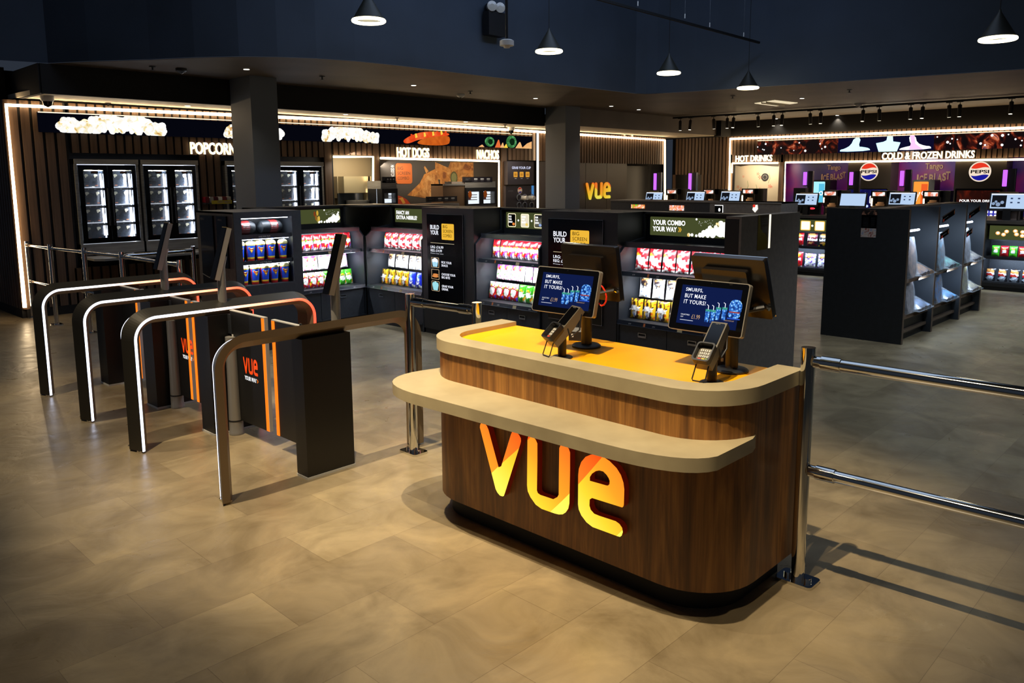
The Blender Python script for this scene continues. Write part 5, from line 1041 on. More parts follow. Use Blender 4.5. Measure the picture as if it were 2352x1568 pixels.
# ---------------- picture banner with popcorn, hot dog, nachos
def fN(pxa, pya, pxb, pyb, Y): a = onY(pxa, pya, Y); b = onY(pxb, pyb, Y); return FY(a.x, Y, a.z), b.x - a.x, b.z - a.z
t = thing('picture_banner', 'long dark lightbox banner with popcorn, hot dog and nacho pictures', 'lightbox', onY(640, 320, 11.93))
xa = NX(85, 285); xb = NX(1219, 320); zl = NZ(640, 322); zh = NZ(640, 285); f = FY(xa, 11.95, zl); BW = xb - xa; BH = zh - zl
m = MB(); m.box(f, 0, BW, 0, BH, -.06, 0, glow('banner_navy', '05060e', 1)); m.build('panel', t)
def bu(px, py=300): return onY(px, py, 11.95).x - xa
def heap(px0, px1, seed, m, mt, hmax=1.0, n=60, env=None):
    r_ = random.Random(seed); a, b = bu(px0), bu(px1)
    L = []
    for i in range(n):
        q = r_.random(); e = env(q) if env else 4 * q * (1 - q); rr_ = r_.uniform(.05, .1); v = r_.random() ** .8 * max(0, BH * hmax * e - rr_ * 1.4)
        v = max(rr_, min(BH - rr_, v + rr_)); L.append((a + (b - a) * q, v, rr_))
    for i, (u, v, r0) in enumerate(sorted(L, key=lambda x: -x[1])):
        P = [(u + r0 * (1 + .2 * math.sin(3 * k_ / 22 * 6.283 + i)) * math.cos(k_ / 22 * 6.283), max(0, min(BH, v + r0 * (1 + .2 * math.sin(3 * k_ / 22 * 6.283 + i)) * math.sin(k_ / 22 * 6.283)))) for k_ in range(22)]
        m.flat(f, P, .002 + i * .0002, mt[i % 2])
PK = (PUFF, PUFFW); PK2 = (PUFFW, picture('popcorn_amber', [(0, 'fff6dc'), (.5, 'f2d48a'), (1, 'c87a2a')], 15, 1.1))
m = MB(); heap(147, 372, 4, m, (PUFFW, PUFF), 1.15, 120, lambda q: (.25 + q * 1.1) if q < .4 else (1.0 if q < .78 else max(.12, 1 - (q - .78) * 5))); m.build('popcorn_picture', t)
m = MB(); heap(524, 640, 5, m, (PUFFW, PUFF), 1.2, 60); m.build('popcorn_picture', t)
m = MB(); heap(742, 863, 6, m, (PUFFW, PUFF), 1.35, 90, lambda q: min(1, q * 4) * min(1, (1 - q) * 2.5)); m.build('popcorn_picture', t)
m = MB(); a, b = bu(925), bu(1034)
BUN = picture('bun_print', [(0, 'e87a28'), (.5, 'c85a18'), (1, '8a3208')], 3, 1.0, 'NOISE'); SAU = picture('sausage_print', [(0, 'c01808'), (.5, 'e84a1c'), (1, 'ff9a5a')], 4, 1.0, 'NOISE'); MUS = glow('mustard', 'f2cc48', 1.1)
w_ = b - a
m.flat(f, soft([(a + w_ * .25, 0), (a + w_ * .95, 0), (a + w_ * 1.0, BH * .5), (a + w_ * .95, BH * .78), (a + w_ * .6, BH * .62), (a + w_ * .35, BH * .4)]), .004, BUN)
m.flat(f, soft([(a, BH * .18), (a + w_ * .05, BH * .06), (a + w_ * .14, BH * .1), (a + w_ * .3, BH * .36), (a + w_ * .62, BH * .6), (a + w_ * .97, BH * .74), (a + w_ * .98, BH * .98), (a + w_ * .45, BH), (a + w_ * .2, BH * .72), (a + w_ * .03, BH * .38)]), .002, SAU)
for k in range(9): u = a + w_ * (.16 + .09 * k); v = BH * (.42 + .05 * k); m.flat(f, [(u, v), (u + .05, v + .02), (u + .03, v + BH * .34), (u - .01, v + BH * .32)], .006, MUS if k % 2 else SAU)
m.build('hot_dog_picture', t)
m = MB(); CHIP = picture('chip_print', [(0, 'f6c88a'), (.5, 'f2b878'), (1, 'd8823a')], 5, 1.0, 'NOISE'); PEP = picture('pepper_print', [(0, '0a2a14'), (.45, '2a6a34'), (.7, '6ac07a'), (1, 'c8f2d0')], 4, 1.0, 'NOISE')
for (p0, p1, hh, mt) in [(1098, 1112, .18, CHIP), (1136, 1150, .62, glow('chip_orange', 'e8703a', 1)), (1148, 1158, .4, CHIP), (1156, 1166, .3, MUS), (1183, 1200, .5, CHIP), (1197, 1221, .6, CHIP)]:
    u, v = bu(p0), bu(p1); m.flat(f, [(u, 0), (v, 0), (v - (v - u) * (.0 if p0 == 1197 else .3), BH * hh), (u + (v - u) * (.55), BH * hh * (.7 if p0 == 1197 else 1))], .003 + p0 * 1e-6, mt)
for p0, p1, v0, v1 in ((1113, 1135, .05, .82), (1162, 1186, .0, 1.0)): u, v = bu(p0), bu(p1); m.flat(f, circ((u + v) / 2, BH * (v0 + v1) / 2, (v - u) / 2, 20, BH * (v1 - v0) / 2), .006, PEP); m.flat(f, circ((u + v) / 2 + .02, BH * (v0 + v1) / 2, (v - u) / 4, 14, BH * (v1 - v0) / 3.4), .008, glow('pepper_dark', '0c2412', 1))
m.build('nacho_picture', t)
# ---------------- letter signs
SIGNM = glow('white_sign_letters', 'fffaf0', 2.2); SIDE = glow('sign_glow_edge', 'ffdca0', 1.6)
def sign_letters(s, P0, P1, fr, label):
    f = Fr(P0, fr.R, fr.U); w_ = (P1 - P0).dot(fr.R); h_ = (P1 - P0).dot(fr.U)
    m = MB(); m.text(f, s, 0, 0, 0, w_, h_, SIGNM, bold=.022, depth=.03, side=SIDE); o = m.build('letter_sign', at=P0); tag(o, label, 'sign', 'lit letter signs over the food stations')
Ys = 11.96
sign_letters('POPCORN', onY(437, 354, Ys), onY(539, 329, Ys) + V((0, 0, .0)), WN, 'white lit letters POPCORN on the timber wall left of the column')
sign_letters('HOT DOGS', onY(911, 361, Ys), onY(984, 340, Ys), WN, 'white lit letters HOT DOGS above the nacho poster')
sign_letters('NACHOS', onY(1094, 365, Ys), onY(1144, 345, Ys), WN, 'white lit letters NACHOS at the right end of the poster alcove')
Xs = 18.96
sign_letters('HOT DRINKS', onX(1690, 372, Xs), onX(1775, 355, Xs), WE, 'white lit letters HOT DRINKS above the floral alcove')
sign_letters('COLD & FROZEN DRINKS', onX(2026, 367, Xs), onX(2240, 345, Xs), WE, 'white lit letters COLD & FROZEN DRINKS over the purple alcove')
# ---------------- serving hatch
f, w_, h_ = fN(768, 478, 856, 362, 12.35); CRM = mat('cream_hatch_wall', 'a89878', .6)
t = thing('serving_hatch', 'pale lit hatch with steel pan left of the hot dog station', 'hatch', f.O)
m = MB(); m.box(f, -.1, w_ + .1, -.9, h_ + .1, -.1, 0, CRM); m.box(f, 0, w_, .18, h_ * .62, 0, .12, CRM); m.build('back', t)
m = MB(); m.box(f, .02, w_ * .7, h_ * .3, h_ * .62, .1, .3, mat('steel_hood', 'c8b890', .35, .4)); m.box(f, .0, w_ * .68, h_ * .02, h_ * .29, .1, .14, mat('grey_glass', '3c4248', .2)); m.box(f, w_ * .62, w_ * .66, 0, h_ * .62, .14, .3, mat('steel_hood', 'c8b890', .35, .4)); m.build('hood', t)
m = MB(); m.lathe(f.p(.3, .0, .3), [(.2, -.1), (.21, .14)], STEEL, 24); m.build('steel_pan', t)
# ---------------- nacho alcove
f, w_, h_ = fN(874, 478, 1146, 372, 12.4)
t = thing('nacho_poster', 'dark wall poster of nachos with an orange square badge', 'poster', f.O)
m = MB(); m.box(f, -.1, w_ + .1, -1.2, h_ + .15, -.05, 0, mat('poster_brown', '3a332c', .6)); m.build('panel', t)
def pN(px, py): q = onY(px, py, 12.39); return ((q - f.O).dot(f.R), (q - f.O).dot(f.U))
CHM = picture('nacho_print', [(0, '3a1a08'), (.38, '7a4216'), (.5, 'a86a2a'), (.62, 'c08038'), (.8, '6a3812')], 4.5, 0, 'NOISE', .6)
CHM2 = picture('nacho_print_light', [(0, '6a3c14'), (.4, '9a6228'), (.55, 'b88040'), (.7, 'c8965a'), (1, '8a5420')], 6, 0, 'NOISE', .6)
m = MB()
m.flat(f, [pN(*q) for q in [(1000, 372), (1030, 385), (1035, 372), (1088, 373), (1088, 420), (1060, 420), (1020, 415), (1000, 410)]], .002, CHM2)
for P_, w_k, mt_ in [([(1003, 374), (1028, 386), (1024, 412), (1006, 408)], .0026, CHM), ([(1036, 374), (1060, 374), (1052, 400), (1034, 392)], .0028, CHM2), ([(1062, 376), (1086, 374), (1087, 396), (1070, 406)], .003, CHM), ([(1052, 402), (1070, 396), (1086, 400), (1086, 419), (1062, 419)], .0032, CHM2), ([(1008, 392), (1030, 400), (1034, 418), (1014, 416)], .0034, CHM)]: m.flat(f, soft([pN(*q) for q in P_], 1), w_k, mt_)
m.flat(f, [pN(*q) for q in [(936, 448), (965, 420), (975, 400), (1000, 388), (1006, 410), (1012, 440), (1030, 452), (1000, 458), (960, 452), (945, 450)]], .004, CHM); m.flat(f, soft([pN(*q) for q in [(968, 424), (980, 404), (998, 396), (1000, 418), (990, 436)]], 1), .0045, CHM2); m.flat(f, soft([pN(*q) for q in [(1010, 410), (1018, 400), (1024, 430), (1032, 448), (1014, 440)]], 1), .0047, CHM)
m.flat(f, [pN(*q) for q in [(974, 384), (976, 381), (985, 393), (979, 398)]], .005, CHM2)
m.flat(f, [pN(*q) for q in [(950, 450), (975, 430), (1000, 436), (1020, 450), (985, 456)]], .006, CHM2)
m.flat(f, circ(*pN(1043, 408), .1, 16, .13), .006, mat('jalapeno_dark', '4a4a28', .6)); m.flat(f, circ(*pN(1043, 408), .075, 14, .1), .007, mat('jalapeno_light', '7a7a4a', .6))
m.flat(f, [pN(*q) for q in [(912, 448), (925, 452), (935, 458), (945, 470), (912, 470)]], .004, mat('sausage_red', 'a8381c', .4)); m.flat(f, [pN(*q) for q in [(914, 456), (925, 453), (932, 466), (926, 468), (920, 458)]], .005, mat('mustard_flat', 'c8903a', .5))
m.build('nacho_picture', t)
a = pN(910, 422); b = pN(946, 375); w2 = b[0] - a[0]; h2 = b[1] - a[1]
m = MB(); m.prism(f, rrect(a[0], b[0], a[1], b[1], .05), .0, .01, mat('orange_badge', 'b0560f', .5)); 
for k, s_ in enumerate(('BIG', 'SCREEN', 'COMBO')): m.text(f, s_, a[0] + w2 * .1, a[1] + h2 * (.68 - .24 * k), .011, w2 * (.34, .78, .7)[k], h2 * .15, mat('brown_print', '3a1c08', .5))
g = Fr(f.p(a[0] - .04, a[1] + h2 * .3, 0.011), (0, 0, 1), (-1, 0, 0)); m.text(g, 'INCLUDED IN', 0, 0, 0, h2 * .6, .08, INKW); m.build('badge', t)
MNU = mat('menu_black', '141216', .4)
def menu(pxa, pya, pxb, pyb, Y, lab, parent=None):
    f, w_, h_ = fN(pxa, pya, pxb, pyb, Y); m = MB(); m.box(f, 0, w_, 0, h_, -.04, 0, MNU); m.box(f, w_ * .27, w_ * .98, h_ * .08, h_ * .92, 0, .002, mat('menu_dark', '1e1a22', .4))
    m.text(f, 'WHAT YOU', w_ * .06, h_ * .6, .003, w_ * .16, h_ * .12, INKG); m.text(f, 'WANT', w_ * .06, h_ * .42, .003, w_ * .1, h_ * .12, INKG)
    for k in range(3): m.flat(f, rrect(w_ * (.35 + .22 * k), w_ * (.47 + .22 * k), h_ * .5, h_ * .72, .012), .004, INKW); m.box(f, w_ * (.36 + .22 * k), w_ * (.46 + .22 * k), h_ * .25, h_ * .33, .003, .004, INKG)
    o = m.build('menu_box', at=f.O); tag(o, lab, 'menu sign', 'small black menu signs at the hot dog station')
menu(878, 420, 908, 406, 11.6, 'black menu sign on the left warming cabinet'); menu(981, 464, 1050, 450, 11.5, 'black menu sign on the long steel top'); menu(1065, 419, 1131, 406, 11.6, 'black menu sign above the two small fridges')
def mini(pxa, pya, pxb, pyb, lab, n, top):
    f, w_, h_ = fN(pxa, pya, pxb, pyb, 11.6); t = thing('display_fridge', lab, 'display fridge', f.O, 'lit glass cabinets at the hot dog station')
    m = MB(); m.box(f, 0, w_, -.5, 0, -.4, 0, STEEL); m.box(f, 0, w_, h_, h_ + top, -.4, .0, STEEL); m.box(f, 0, .03, 0, h_, -.4, 0, BLK); m.box(f, w_ - .03, w_, 0, h_, -.4, 0, BLK); m.box(f, 0, w_, 0, h_, -.14, -.12, glow('fridge_back_glow', 'e8f2ff', 1.3)); m.build('housing', t)  # back panel emits in place of light inside the cabinet
    for k in range(n):
        u = w_ * k / n; v = w_ * (k + 1) / n
        m = MB(); m.prism(f, [(u, 0), (v, 0), (v, h_), (u, h_)], 0, .03, BLK, holes=[[(u + .05, .03), (v - .05, .03), (v - .05, h_ - .08), (u + .05, h_ - .08)]]); d = m.build('door', t)
        m = MB(); m.box(f, u + .05, v - .05, .03, h_ - .08, .01, .013, GLASS); m.build('glass_pane', d)
        if n > 1: m = MB(); m.flat(f, circ(u + .1, h_ - .13, .05, 16, .07), .031, mat('orange_badge', 'b0560f', .5)); m.build('round_sticker', d)
        m = MB()
        for q in range(3): m.box(f, u + .06, v - .06, .1 + q * (h_ - .2) / 3, .115 + q * (h_ - .2) / 3, -.11, -.04, STEEL); m.rbox(f, u + .08, u + .2, .115 + q * (h_ - .2) / 3, .16 + q * (h_ - .2) / 3, -.1, -.05, PAL['r'] if n > 1 else PAL['s'], .01)
        m.build('wire_shelf', t)
mini(876, 470, 911, 433, 'white-lit warming cabinet at the left of the hot dog station', 1, .14); mini(1069, 472, 1138, 430, 'pair of white-lit glass doors at the right of the hot dog station', 2, .12)
f, w_, h_ = fN(1018, 474, 1068, 422, 11.62); m = MB(); m.box(f, 0, w_, -.5, h_, -.35, 0, mat('tan_steel', '7a6048', .35, .3)); m.box(f, 0, w_, h_ - .03, h_, -.35, .02, STEEL); o = m.build('steel_cabinet', at=f.O); tag(o, 'plain tan steel cabinet left of the two lit glass doors', 'cabinet')
f, w_, h_ = fN(948, 474, 1055, 466, 11.4); m = MB(); m.rbox(f, 0, w_, -.3, h_, -.35, 0, STEEL, .02); o = m.build('steel_hotplate', at=f.O); tag(o, 'long low steel hot plate under the nacho poster', 'hot plate')
# ---------------- cup panel
f, w_, h_ = fN(1166, 424, 1226, 371, 11.85); DP = mat('plum_grey_panel', '2e2930', .5)
t = thing('cup_sign', 'dark sign reading GRAB YOUR CUP with three orange tiles', 'sign', f.O)
m = MB(); m.box(f, 0, w_, 0, h_, -.1, 0, DP); m.build('panel', t)
m = MB(); m.text(f, 'GRAB YOUR CUP', w_ * .16, h_ * .67, .002, w_ * .72, h_ * .11, glow('cool_lettering', 'dfe4ff', 1), bold=.02)
for k in range(3): m.flat(f, rrect(w_ * (.22 + .23 * k), w_ * (.37 + .23 * k), h_ * .32, h_ * .55, .015), .002, glow('tile_amber', 'd89a3a', 1)); m.flat(f, rrect(w_ * (.25 + .23 * k), w_ * (.34 + .23 * k), h_ * .38, h_ * .48, .01), .003, glow('tile_amber_dark', 'b87a28', 1)); m.box(f, w_ * (.26 + .23 * k), w_ * (.33 + .23 * k), h_ * .25, h_ * .27, .002, .004, INKW)
m.build('lettering', t)
f, w_, h_ = fN(1162, 478, 1230, 426, 11.9)
t = thing('drinks_cup_dispenser', 'dark cup dispenser panel with ringed cup holes and round logo', 'dispenser', f.O)
m = MB(); m.box(f, 0, w_, -1.2, h_, -.1, 0, DP); m.build('panel', t)
def ring(m, f, u, v, r0, r1, w, mt): m.prism(f, circ(u, v, r1, 20), w, w + .02, mt, holes=[circ(u, v, r0, 20)])
for k, px in enumerate((1191, 1204, 1220)):
    q = onY(px, 453, 11.9); u = q.x - f.O.x; v = q.z - f.O.z
    m = MB(); ring(m, f, u, v, .055, .075, 0, HAN); m.lathe(f.p(u, v, -.05), [(.055, 0), (.055, .03)], GAP, 18, axis=f.N)
    if k: m.lathe(f.p(u - .07, v - .01, .0), [(.05, 0), (.045, .16)], WHITE, 16, axis=f.N)
    m.build('cup_holder', t)
    m = MB(); ring(m, f, u - .0, v - .17, .055, .075, 0, HAN); m.build('cup_holder', t)
m = MB(); u, v = onY(1194, 437, 11.9).x - f.O.x, onY(1194, 437, 11.9).z - f.O.z
def soda(m, f, u, v, r, em, word=True):
    cr, wh, bl = [(glow if em else (lambda n, c, s: mat(n + '_flat', c, .5)))(n, c, em or 1) for n, c in (('soda_red', 'ee3a24'), ('soda_cream', 'fbe6cf'), ('soda_blue', '1c1c9c'))]
    m.flat(f, circ(u, v, r, 40), .002, wh)
    q = .88 * r; N_ = 20
    wave = lambda x, s: s * r * .36 + r * .07 * math.sin(x / q * 3.1)
    top = [(q * x / 10, wave(q * x / 10, 1)) for x in range(-9, 10)]; cap = [(q * math.cos(a), q * math.sin(a)) for a in [math.radians(d) for d in range(22, 160, 8)]]
    m.flat(f, [(u + a, v + b) for a, b in top + cap], .004, cr)
    bot = [(q * x / 10, wave(q * x / 10, -1)) for x in range(9, -10, -1)]; cap = [(q * math.cos(a), q * math.sin(a)) for a in [math.radians(d) for d in range(204, 338, 8)]]
    m.flat(f, [(u + a, v + b) for a, b in bot + cap], .004, bl)
    if word: m.text(f, 'PEPSI', u - r * .82, v - r * .17, .006, r * 1.64, r * .34, GLOSSB, bold=.03)
soda(m, f, u, v, .07, 0, False); m.build('round_logo', t)
m = MB(); m.box(f, w_ * .86, w_ * .93, h_ * .5, h_ * 1.0, .0, .01, glow('blue_edge', '4a8ac8', .8)); m.text(f, 'LAVAZZA', w_ * .08, h_ * .74, .002, w_ * .16, h_ * .06, INKG); m.text(f, '&', w_ * .8, h_ * .72, .002, w_ * .05, h_ * .1, INKG); m.build('small_marks', t)
# ---------------- wall logo
a = onY(1345, 459, 11.98); b = onY(1401, 418, 11.98); f = FY(a.x, 11.98, a.z)
WL = logo_mat('wall_logo_glow', .8, .5); m = MB(); logo(m, f, 0, 0, 0, b.x - a.x, WL, b.z - a.z, depth=.03); o = m.build('wall_logo', at=a); tag(o, 'glowing orange and green VUE letters on the dark wall panel', 'sign')
# ================================================================ EAST WALL
def fE(pxa, pya, pxb, pyb, X): a = onX(pxa, pya, X); b = onX(pxb, pyb, X); return FX(X, a.y, a.z), a.y - b.y, b.z - a.z
XB = 18.95; a = onX(1740, 345, XB); b = onX(2420, 300, XB); zl = onX(2000, 349, XB).z; zh = onX(2000, 315, XB).z; f = FX(XB, a.y, zl); BW = a.y - b.y; BH = zh - zl
def eu(px, py=330): return a.y - onX(px, py, XB).y
t = thing('picture_banner', 'long lightbox banner with cola ice and frozen drink pictures', 'lightbox', f.O)
m = MB(); m.box(f, 0, BW, 0, BH, -.06, 0, glow('ice_banner_navy', '0d0c2a', 1)); m.build('panel', t)
COLA = picture('cola_ice_print', [(0, '060308'), (.46, '0c0408'), (.54, '3a100c'), (.6, '8a3018'), (.66, 'd8805a'), (.7, '2a1a4a'), (.78, '0c0a2c'), (1, '3a4a8a')], 2.4, 1.0, 'NOISE', nd=2.0)
m = MB(); m.box(f, 0, eu(1925), 0, BH, 0, .004, COLA); m.build('cola_ice_picture', t); m = MB(); m.box(f, eu(2145), BW, 0, BH, 0, .004, COLA)
for k in range(26):
    u = random.choice([random.uniform(0, eu(1920)), random.uniform(eu(2150), eu(2352))]); m.flat(f, circ(u, random.uniform(.05, BH - .05), random.uniform(.01, .03), 10), .006, INK)
m.build('cola_ice_picture', t)
ICEB = glow('ice_blue', 'bfeeff', 1.6); ICEP = glow('ice_pink', 'f2a8ee', 1.6)
m = MB(); c = eu(1965); k_ = (eu(2000) - eu(1930)) / 2
m.flat(f, soft([(c - k_, .02), (c + k_, .03), (c + k_ * .9, .09), (c + k_ * .5, .12), (c + k_ * .2, .13), (c + k_ * .35, BH), (c - k_ * .1, BH), (c - k_ * .3, BH * .5), (c - k_ * .7, .09), (c - k_, .07)], 1), .004, ICEB)
c = eu(2040); k_ = (eu(2068) - eu(2012)) / 2; m.flat(f, [(c - k_ * .75, 0), (c + k_ * .75, 0), (c + k_ * 1.0, BH * .58), (c + k_ * .4, BH * .66), (c + k_ * .35, BH), (c - k_ * .1, BH), (c - k_ * .15, BH * .75), (c - k_ * .4, BH * .66), (c - k_, BH * .58)], .004, ICEB)
c = eu(2103); k_ = (eu(2140) - eu(2067)) / 2; m.flat(f, soft([(c - k_, .02), (c + k_, .03), (c + k_ * .95, .09), (c + k_ * .6, .1), (c + k_ * .1, BH * .5), (c - k_ * .05, BH), (c - k_ * .45, BH), (c - k_ * .35, BH * .5), (c - k_ * .1, .12), (c - k_ * .5, .1), (c - k_, .06)], 1), .004, INK); m.flat(f, [(c - k_ * .4, .03), (c + k_ * .5, .03), (c - k_ * .0, BH * .45), (c - k_ * .1, BH), (c - k_ * .38, BH), (c - k_ * .28, BH * .5)], .006, ICEP)
m.build('frozen_drink_picture', t)
# floral alcove
f, w_, h_ = fE(1684, 462, 1789, 377, 19.3)
t = thing('floral_wall_panel', 'cream wall panel with red flower prints and a round black badge', 'wall panel', f.O)
CRW = mat('cream_floral_panel', 'c9b696', .6); m = MB(); m.box(f, -.1, w_ + .1, -1.2, h_ + .1, -.05, 0, CRW); m.prism(f, [(0, h_), (w_ * .15, h_ * .96), (w_ * .35, h_ * .99), (w_ * .62, h_ * .985), (w_ * .85, h_ * .95), (w_, h_ * .94), (w_, h_ * 1.1), (0, h_ * 1.1)], .0, .02, mat('brown_valance', '3a2c1c', .6)); m.build('panel', t)
m = MB(); RF = mat('flower_red', 'c8482c', .6)
for (x, y, s_) in [(.1, .4, .05), (.18, .32, .08), (.22, .68, .04), (.55, .75, .05), (.6, .66, .07), (.62, .3, .09), (.7, .27, .06), (.82, .42, .06), (.86, .4, .04)]:
    for q in range(5): an = q * 1.257 + x * 9; m.flat(f, [(w_ * x, h_ * y), (w_ * x + s_ * math.cos(an), h_ * y + s_ * math.sin(an)), (w_ * x + s_ * .6 * math.cos(an + .5), h_ * y + s_ * .6 * math.sin(an + .5))], .002 + q * .0002, RF)
for (x, y) in [(.5, .2), (.3, .3), (.78, .5)]: m.tube([f.p(w_ * x, h_ * y, .003), f.p(w_ * x + .05, h_ * y + .12, .003), f.p(w_ * x + .02, h_ * y + .25, .003)], .005, mat('stem_green', '7a8a5a', .6), 5)
m.build('flower_print', t)
m = MB(); m.lathe(f.p(w_ * .71, h_ * .66, .0), [(.1, 0), (.1, .012)], mat('badge_black', '2a2622', .4), 24, axis=f.N); ring(m, f, w_ * .71, h_ * .66, .05, .06, .0, mat('badge_grey', '8a8478', .4)); m.build('round_badge', t)
# purple alcove
f, w_, h_ = fE(1806, 500, 2400, 372, 19.6); f.O.z = 0; h_ = 2.45
def purple():
    m = mat('purple_graphic_wall', '1a1040', .4); N, L, B = nodes(m); t = N.new('ShaderNodeTexCoord'); n = N.new('ShaderNodeTexNoise'); n.inputs['Scale'].default_value = .55; n.inputs['Detail'].default_value = 2; L.new(t.outputs['Object'], n.inputs['Vector'])
    r = ramp(N, [(.3, '0a0a30'), (.42, '2a1458'), (.5, '6a1658'), (.58, '3a1e70'), (.68, '1a4a78'), (.8, '0c0c34')]); L.new(n.outputs[0], r.inputs[0]); L.new(r.outputs[0], B.inputs['Base Color']); L.new(r.outputs[0], B.inputs['Emission Color']); B.inputs['Emission Strength'].default_value = .35; return m
t = thing('graphic_wall_panel', 'purple and blue graphic wall behind the drinks machines', 'wall panel', f.O)
m = MB(); m.box(f, -.3, w_ + .3, 0, h_ + .2, -.05, 0, purple()); m.build('panel', t)
TAN = mat('tan_lettering', 'b89a80', .5)
for px, k_ in ((1911, .64), (2140, .74)):
    q = onX(px, 397, 19.55); g = FX(19.58, q.y, q.z); m = MB()
    m.text(g, 'Tango', -.2 * k_, .06 * k_, 0, .5 * k_, .24 * k_, TAN, bold=.03, depth=.01); o = m.build('lettering', t); m = MB()
    for c, dy, u_, wd in [('I', 0, -.42, .05), ('C', -.03, -.35, .11), ('E', .02, -.22, .09), ('B', .0, -.07, .12), ('L', .03, .07, .09), ('A', .01, .16, .13), ('S', .04, .29, .11), ('T', .08, .39, .12)]: m.text(g, c, u_ * k_, (-.28 + dy) * k_, 0, wd * k_, .24 * k_, TAN, bold=.03, depth=.01)
    o = m.build('lettering', t)
for (px, py, r0, w) in [(1996, 394, .21, 'left'), (2251, 394, .21, 'right')]:
    q = onX(px, py, 19.0); x0 = 19.0; t = thing('drinks_machine', 'black soda machine with a round red white and blue logo, %s one' % w, 'drinks machine', (x0, q.y, 0), 'soda machines in the purple alcove')
    g = FX(x0, q.y + .48, 0); m = MB(); m.box(g, 0, .96, 0, 2.4, -.5, 0, mat('machine_charcoal', '2e2822', .45)); m.build('housing', t)
    g2 = FX(x0 - .005, q.y, q.z); m = MB(); soda(m, g2, 0, 0, r0, .95); m.build('round_logo', t)
    s0 = onX(px, 433, x0).z; g3 = FX(x0 - .01, q.y + .44, s0 - .62); m = MB(); m.rbox(g3, 0, .88, 0, .62, 0, .02, GLOSSB, .02); sc_ = m.build('screen', t)
    m = MB()
    if w == 'right':
        m.box(g3, .04, .84, .2, .58, .02, .022, picture('machine_screen_red', [(0, '0c0402'), (.5, '2a0a06'), (.7, '6a1c0c'), (1, 'b83a1c')], 2, .8, 'NOISE')); m.text(g3, 'POUR YOUR DRINK', .1, .34, .023, .66, .05, INK, bold=.02); m.box(g3, .02, .86, .02, .18, .02, .022, glow('blue_band', '3a3ab0', 1))
        for k in range(10): m.flat(g3, rrect(.05 + k * .08, .1 + k * .08, .11, .16, .01), .023, glow('btn_%d' % (k % 4), ['eaf2ff', 'f2d06a', 'bfe8e0', 'ffffff'][k % 4], 1.2)); m.flat(g3, circ(.075 + k * .08, .06, .025, 12), .023, glow('btn_%d' % ((k + 1) % 4), 'ffffff', 1.2))
    else:
        m.box(g3, .02, .86, .02, .6, .02, .022, picture('machine_screen_blue', [(0, '04041c'), (.5, '0a0c4a'), (.7, '1c2a8a'), (1, '3a4ac0')], 2, .9, 'NOISE'))
        for u_ in (.12, .5): m.prism(g3, rrect(u_, u_ + .2, .28, .46, .03), .022, .026, INK, holes=[rrect(u_ + .02, u_ + .18, .3, .44, .02)]); m.text(g3, 'TRY', u_ + .05, .34, .024, .1, .05, INK)
        for (u_, v_) in ((.4, .5), (.36, .35), (.45, .22), (.4, .1), (.1, .1), (.7, .12)): m.flat(g3, circ(u_, v_, .03, 14), .024, glow('pale_blue_dot', 'bfd4ff', 1.2))
    m.build('display', sc_)
for (px, c, c2, w) in [(1878, 'a8ecf6', '5cc4e6', 'blue'), (2112, 'ff9a3a', 'f2622a', 'orange')]:
    q = onX(px, 480, 19.0); g = FX(19.0, q.y + .15, 0); t = thing('frozen_drink_machine', 'tall frozen drink machine with a %s lit front' % w, 'drinks machine', g.O, 'frozen drink machines')
    m = MB(); z0 = onX(px, 470, 19.0).z; z1 = onX(px, 417, 19.0).z; m.rbox(g, -.04, .42, 0, z1 + .04, -.4, 0, BLK, .03); m.build('housing', t)
    m = MB(); m.rbox(g, 0, .3, z0, z1, 0, .01, glow('lit_front_' + w, c, 1.1), .02); m.box(g, .16, .29, z0, z1 - .05, .01, .014, glow('lit_side_' + w, c2, 1.0)); m.flat(g, circ(.22, (z0 + z1) / 2, .05, 14), .016, INK); m.flat(g, circ(.22, (z0 + z1) / 2, .03, 14), .018, glow('lit_side_' + w, c2, 1.0))
    if w == 'orange':
        for k in range(7): an = k * .5 + 1.2; m.flat(g, [(.1, z0 + .15), (.1 + .13 * math.cos(an), z0 + .15 + .13 * math.sin(an)), (.1 + .13 * math.cos(an + .2), z0 + .15 + .13 * math.sin(an + .2))], .012, INK)
    m.build('lit_front', t)
# small things on the tills at right: red counter readouts, ring holders, cup stacks
for (px, py, w) in [(1862, 483, 'over the warm tiles'), (2310, 505, 'above the popcorn lightbox')]:
    q = onX(px, py + 16, 14.9); f = FX(14.9, q.y + .15, q.z); m = MB(); m.box(f, 0, .34, 0, .28, -.2, 0, BLK); m.box(f, 0, .34, 0, .28, 0, .004, FINE); m.box(f, .02, .32, .02, .26, .004, .008, GAP); m.flat(f, circ(.17, .17, .06, 12, .018), .009, glow('red_readout', 'ff2a3a', 2.2))
    o = m.build('coin_machine', at=f.O); tag(o, 'black counter machine with a red glowing readout, ' + w, 'counter machine', 'machines with red readouts')
q0 = onX(1833, 476, 15.2); t = thing('cup_dispenser', 'column of chrome ringed cup dispensers behind the leftmost right-hand till', 'dispenser', (15.2, q0.y, 0))
for k in range(3): q = onX(1833, 462 + k * 17, 15.2); f = FX(15.2, q.y, q.z); m = MB(); ring(m, f, 0, 0, .055, .08, 0, CHR); m.lathe(f.p(0, 0, -.2), [(.055, 0), (.06, .2)], GAP, 18, axis=f.N); m.build('cup_ring', t)
m = MB(); m.box(FX(15.21, q0.y + .12, 0), 0, .24, 0, 1.6, -.15, -.02, BLK); m.build('housing', t)
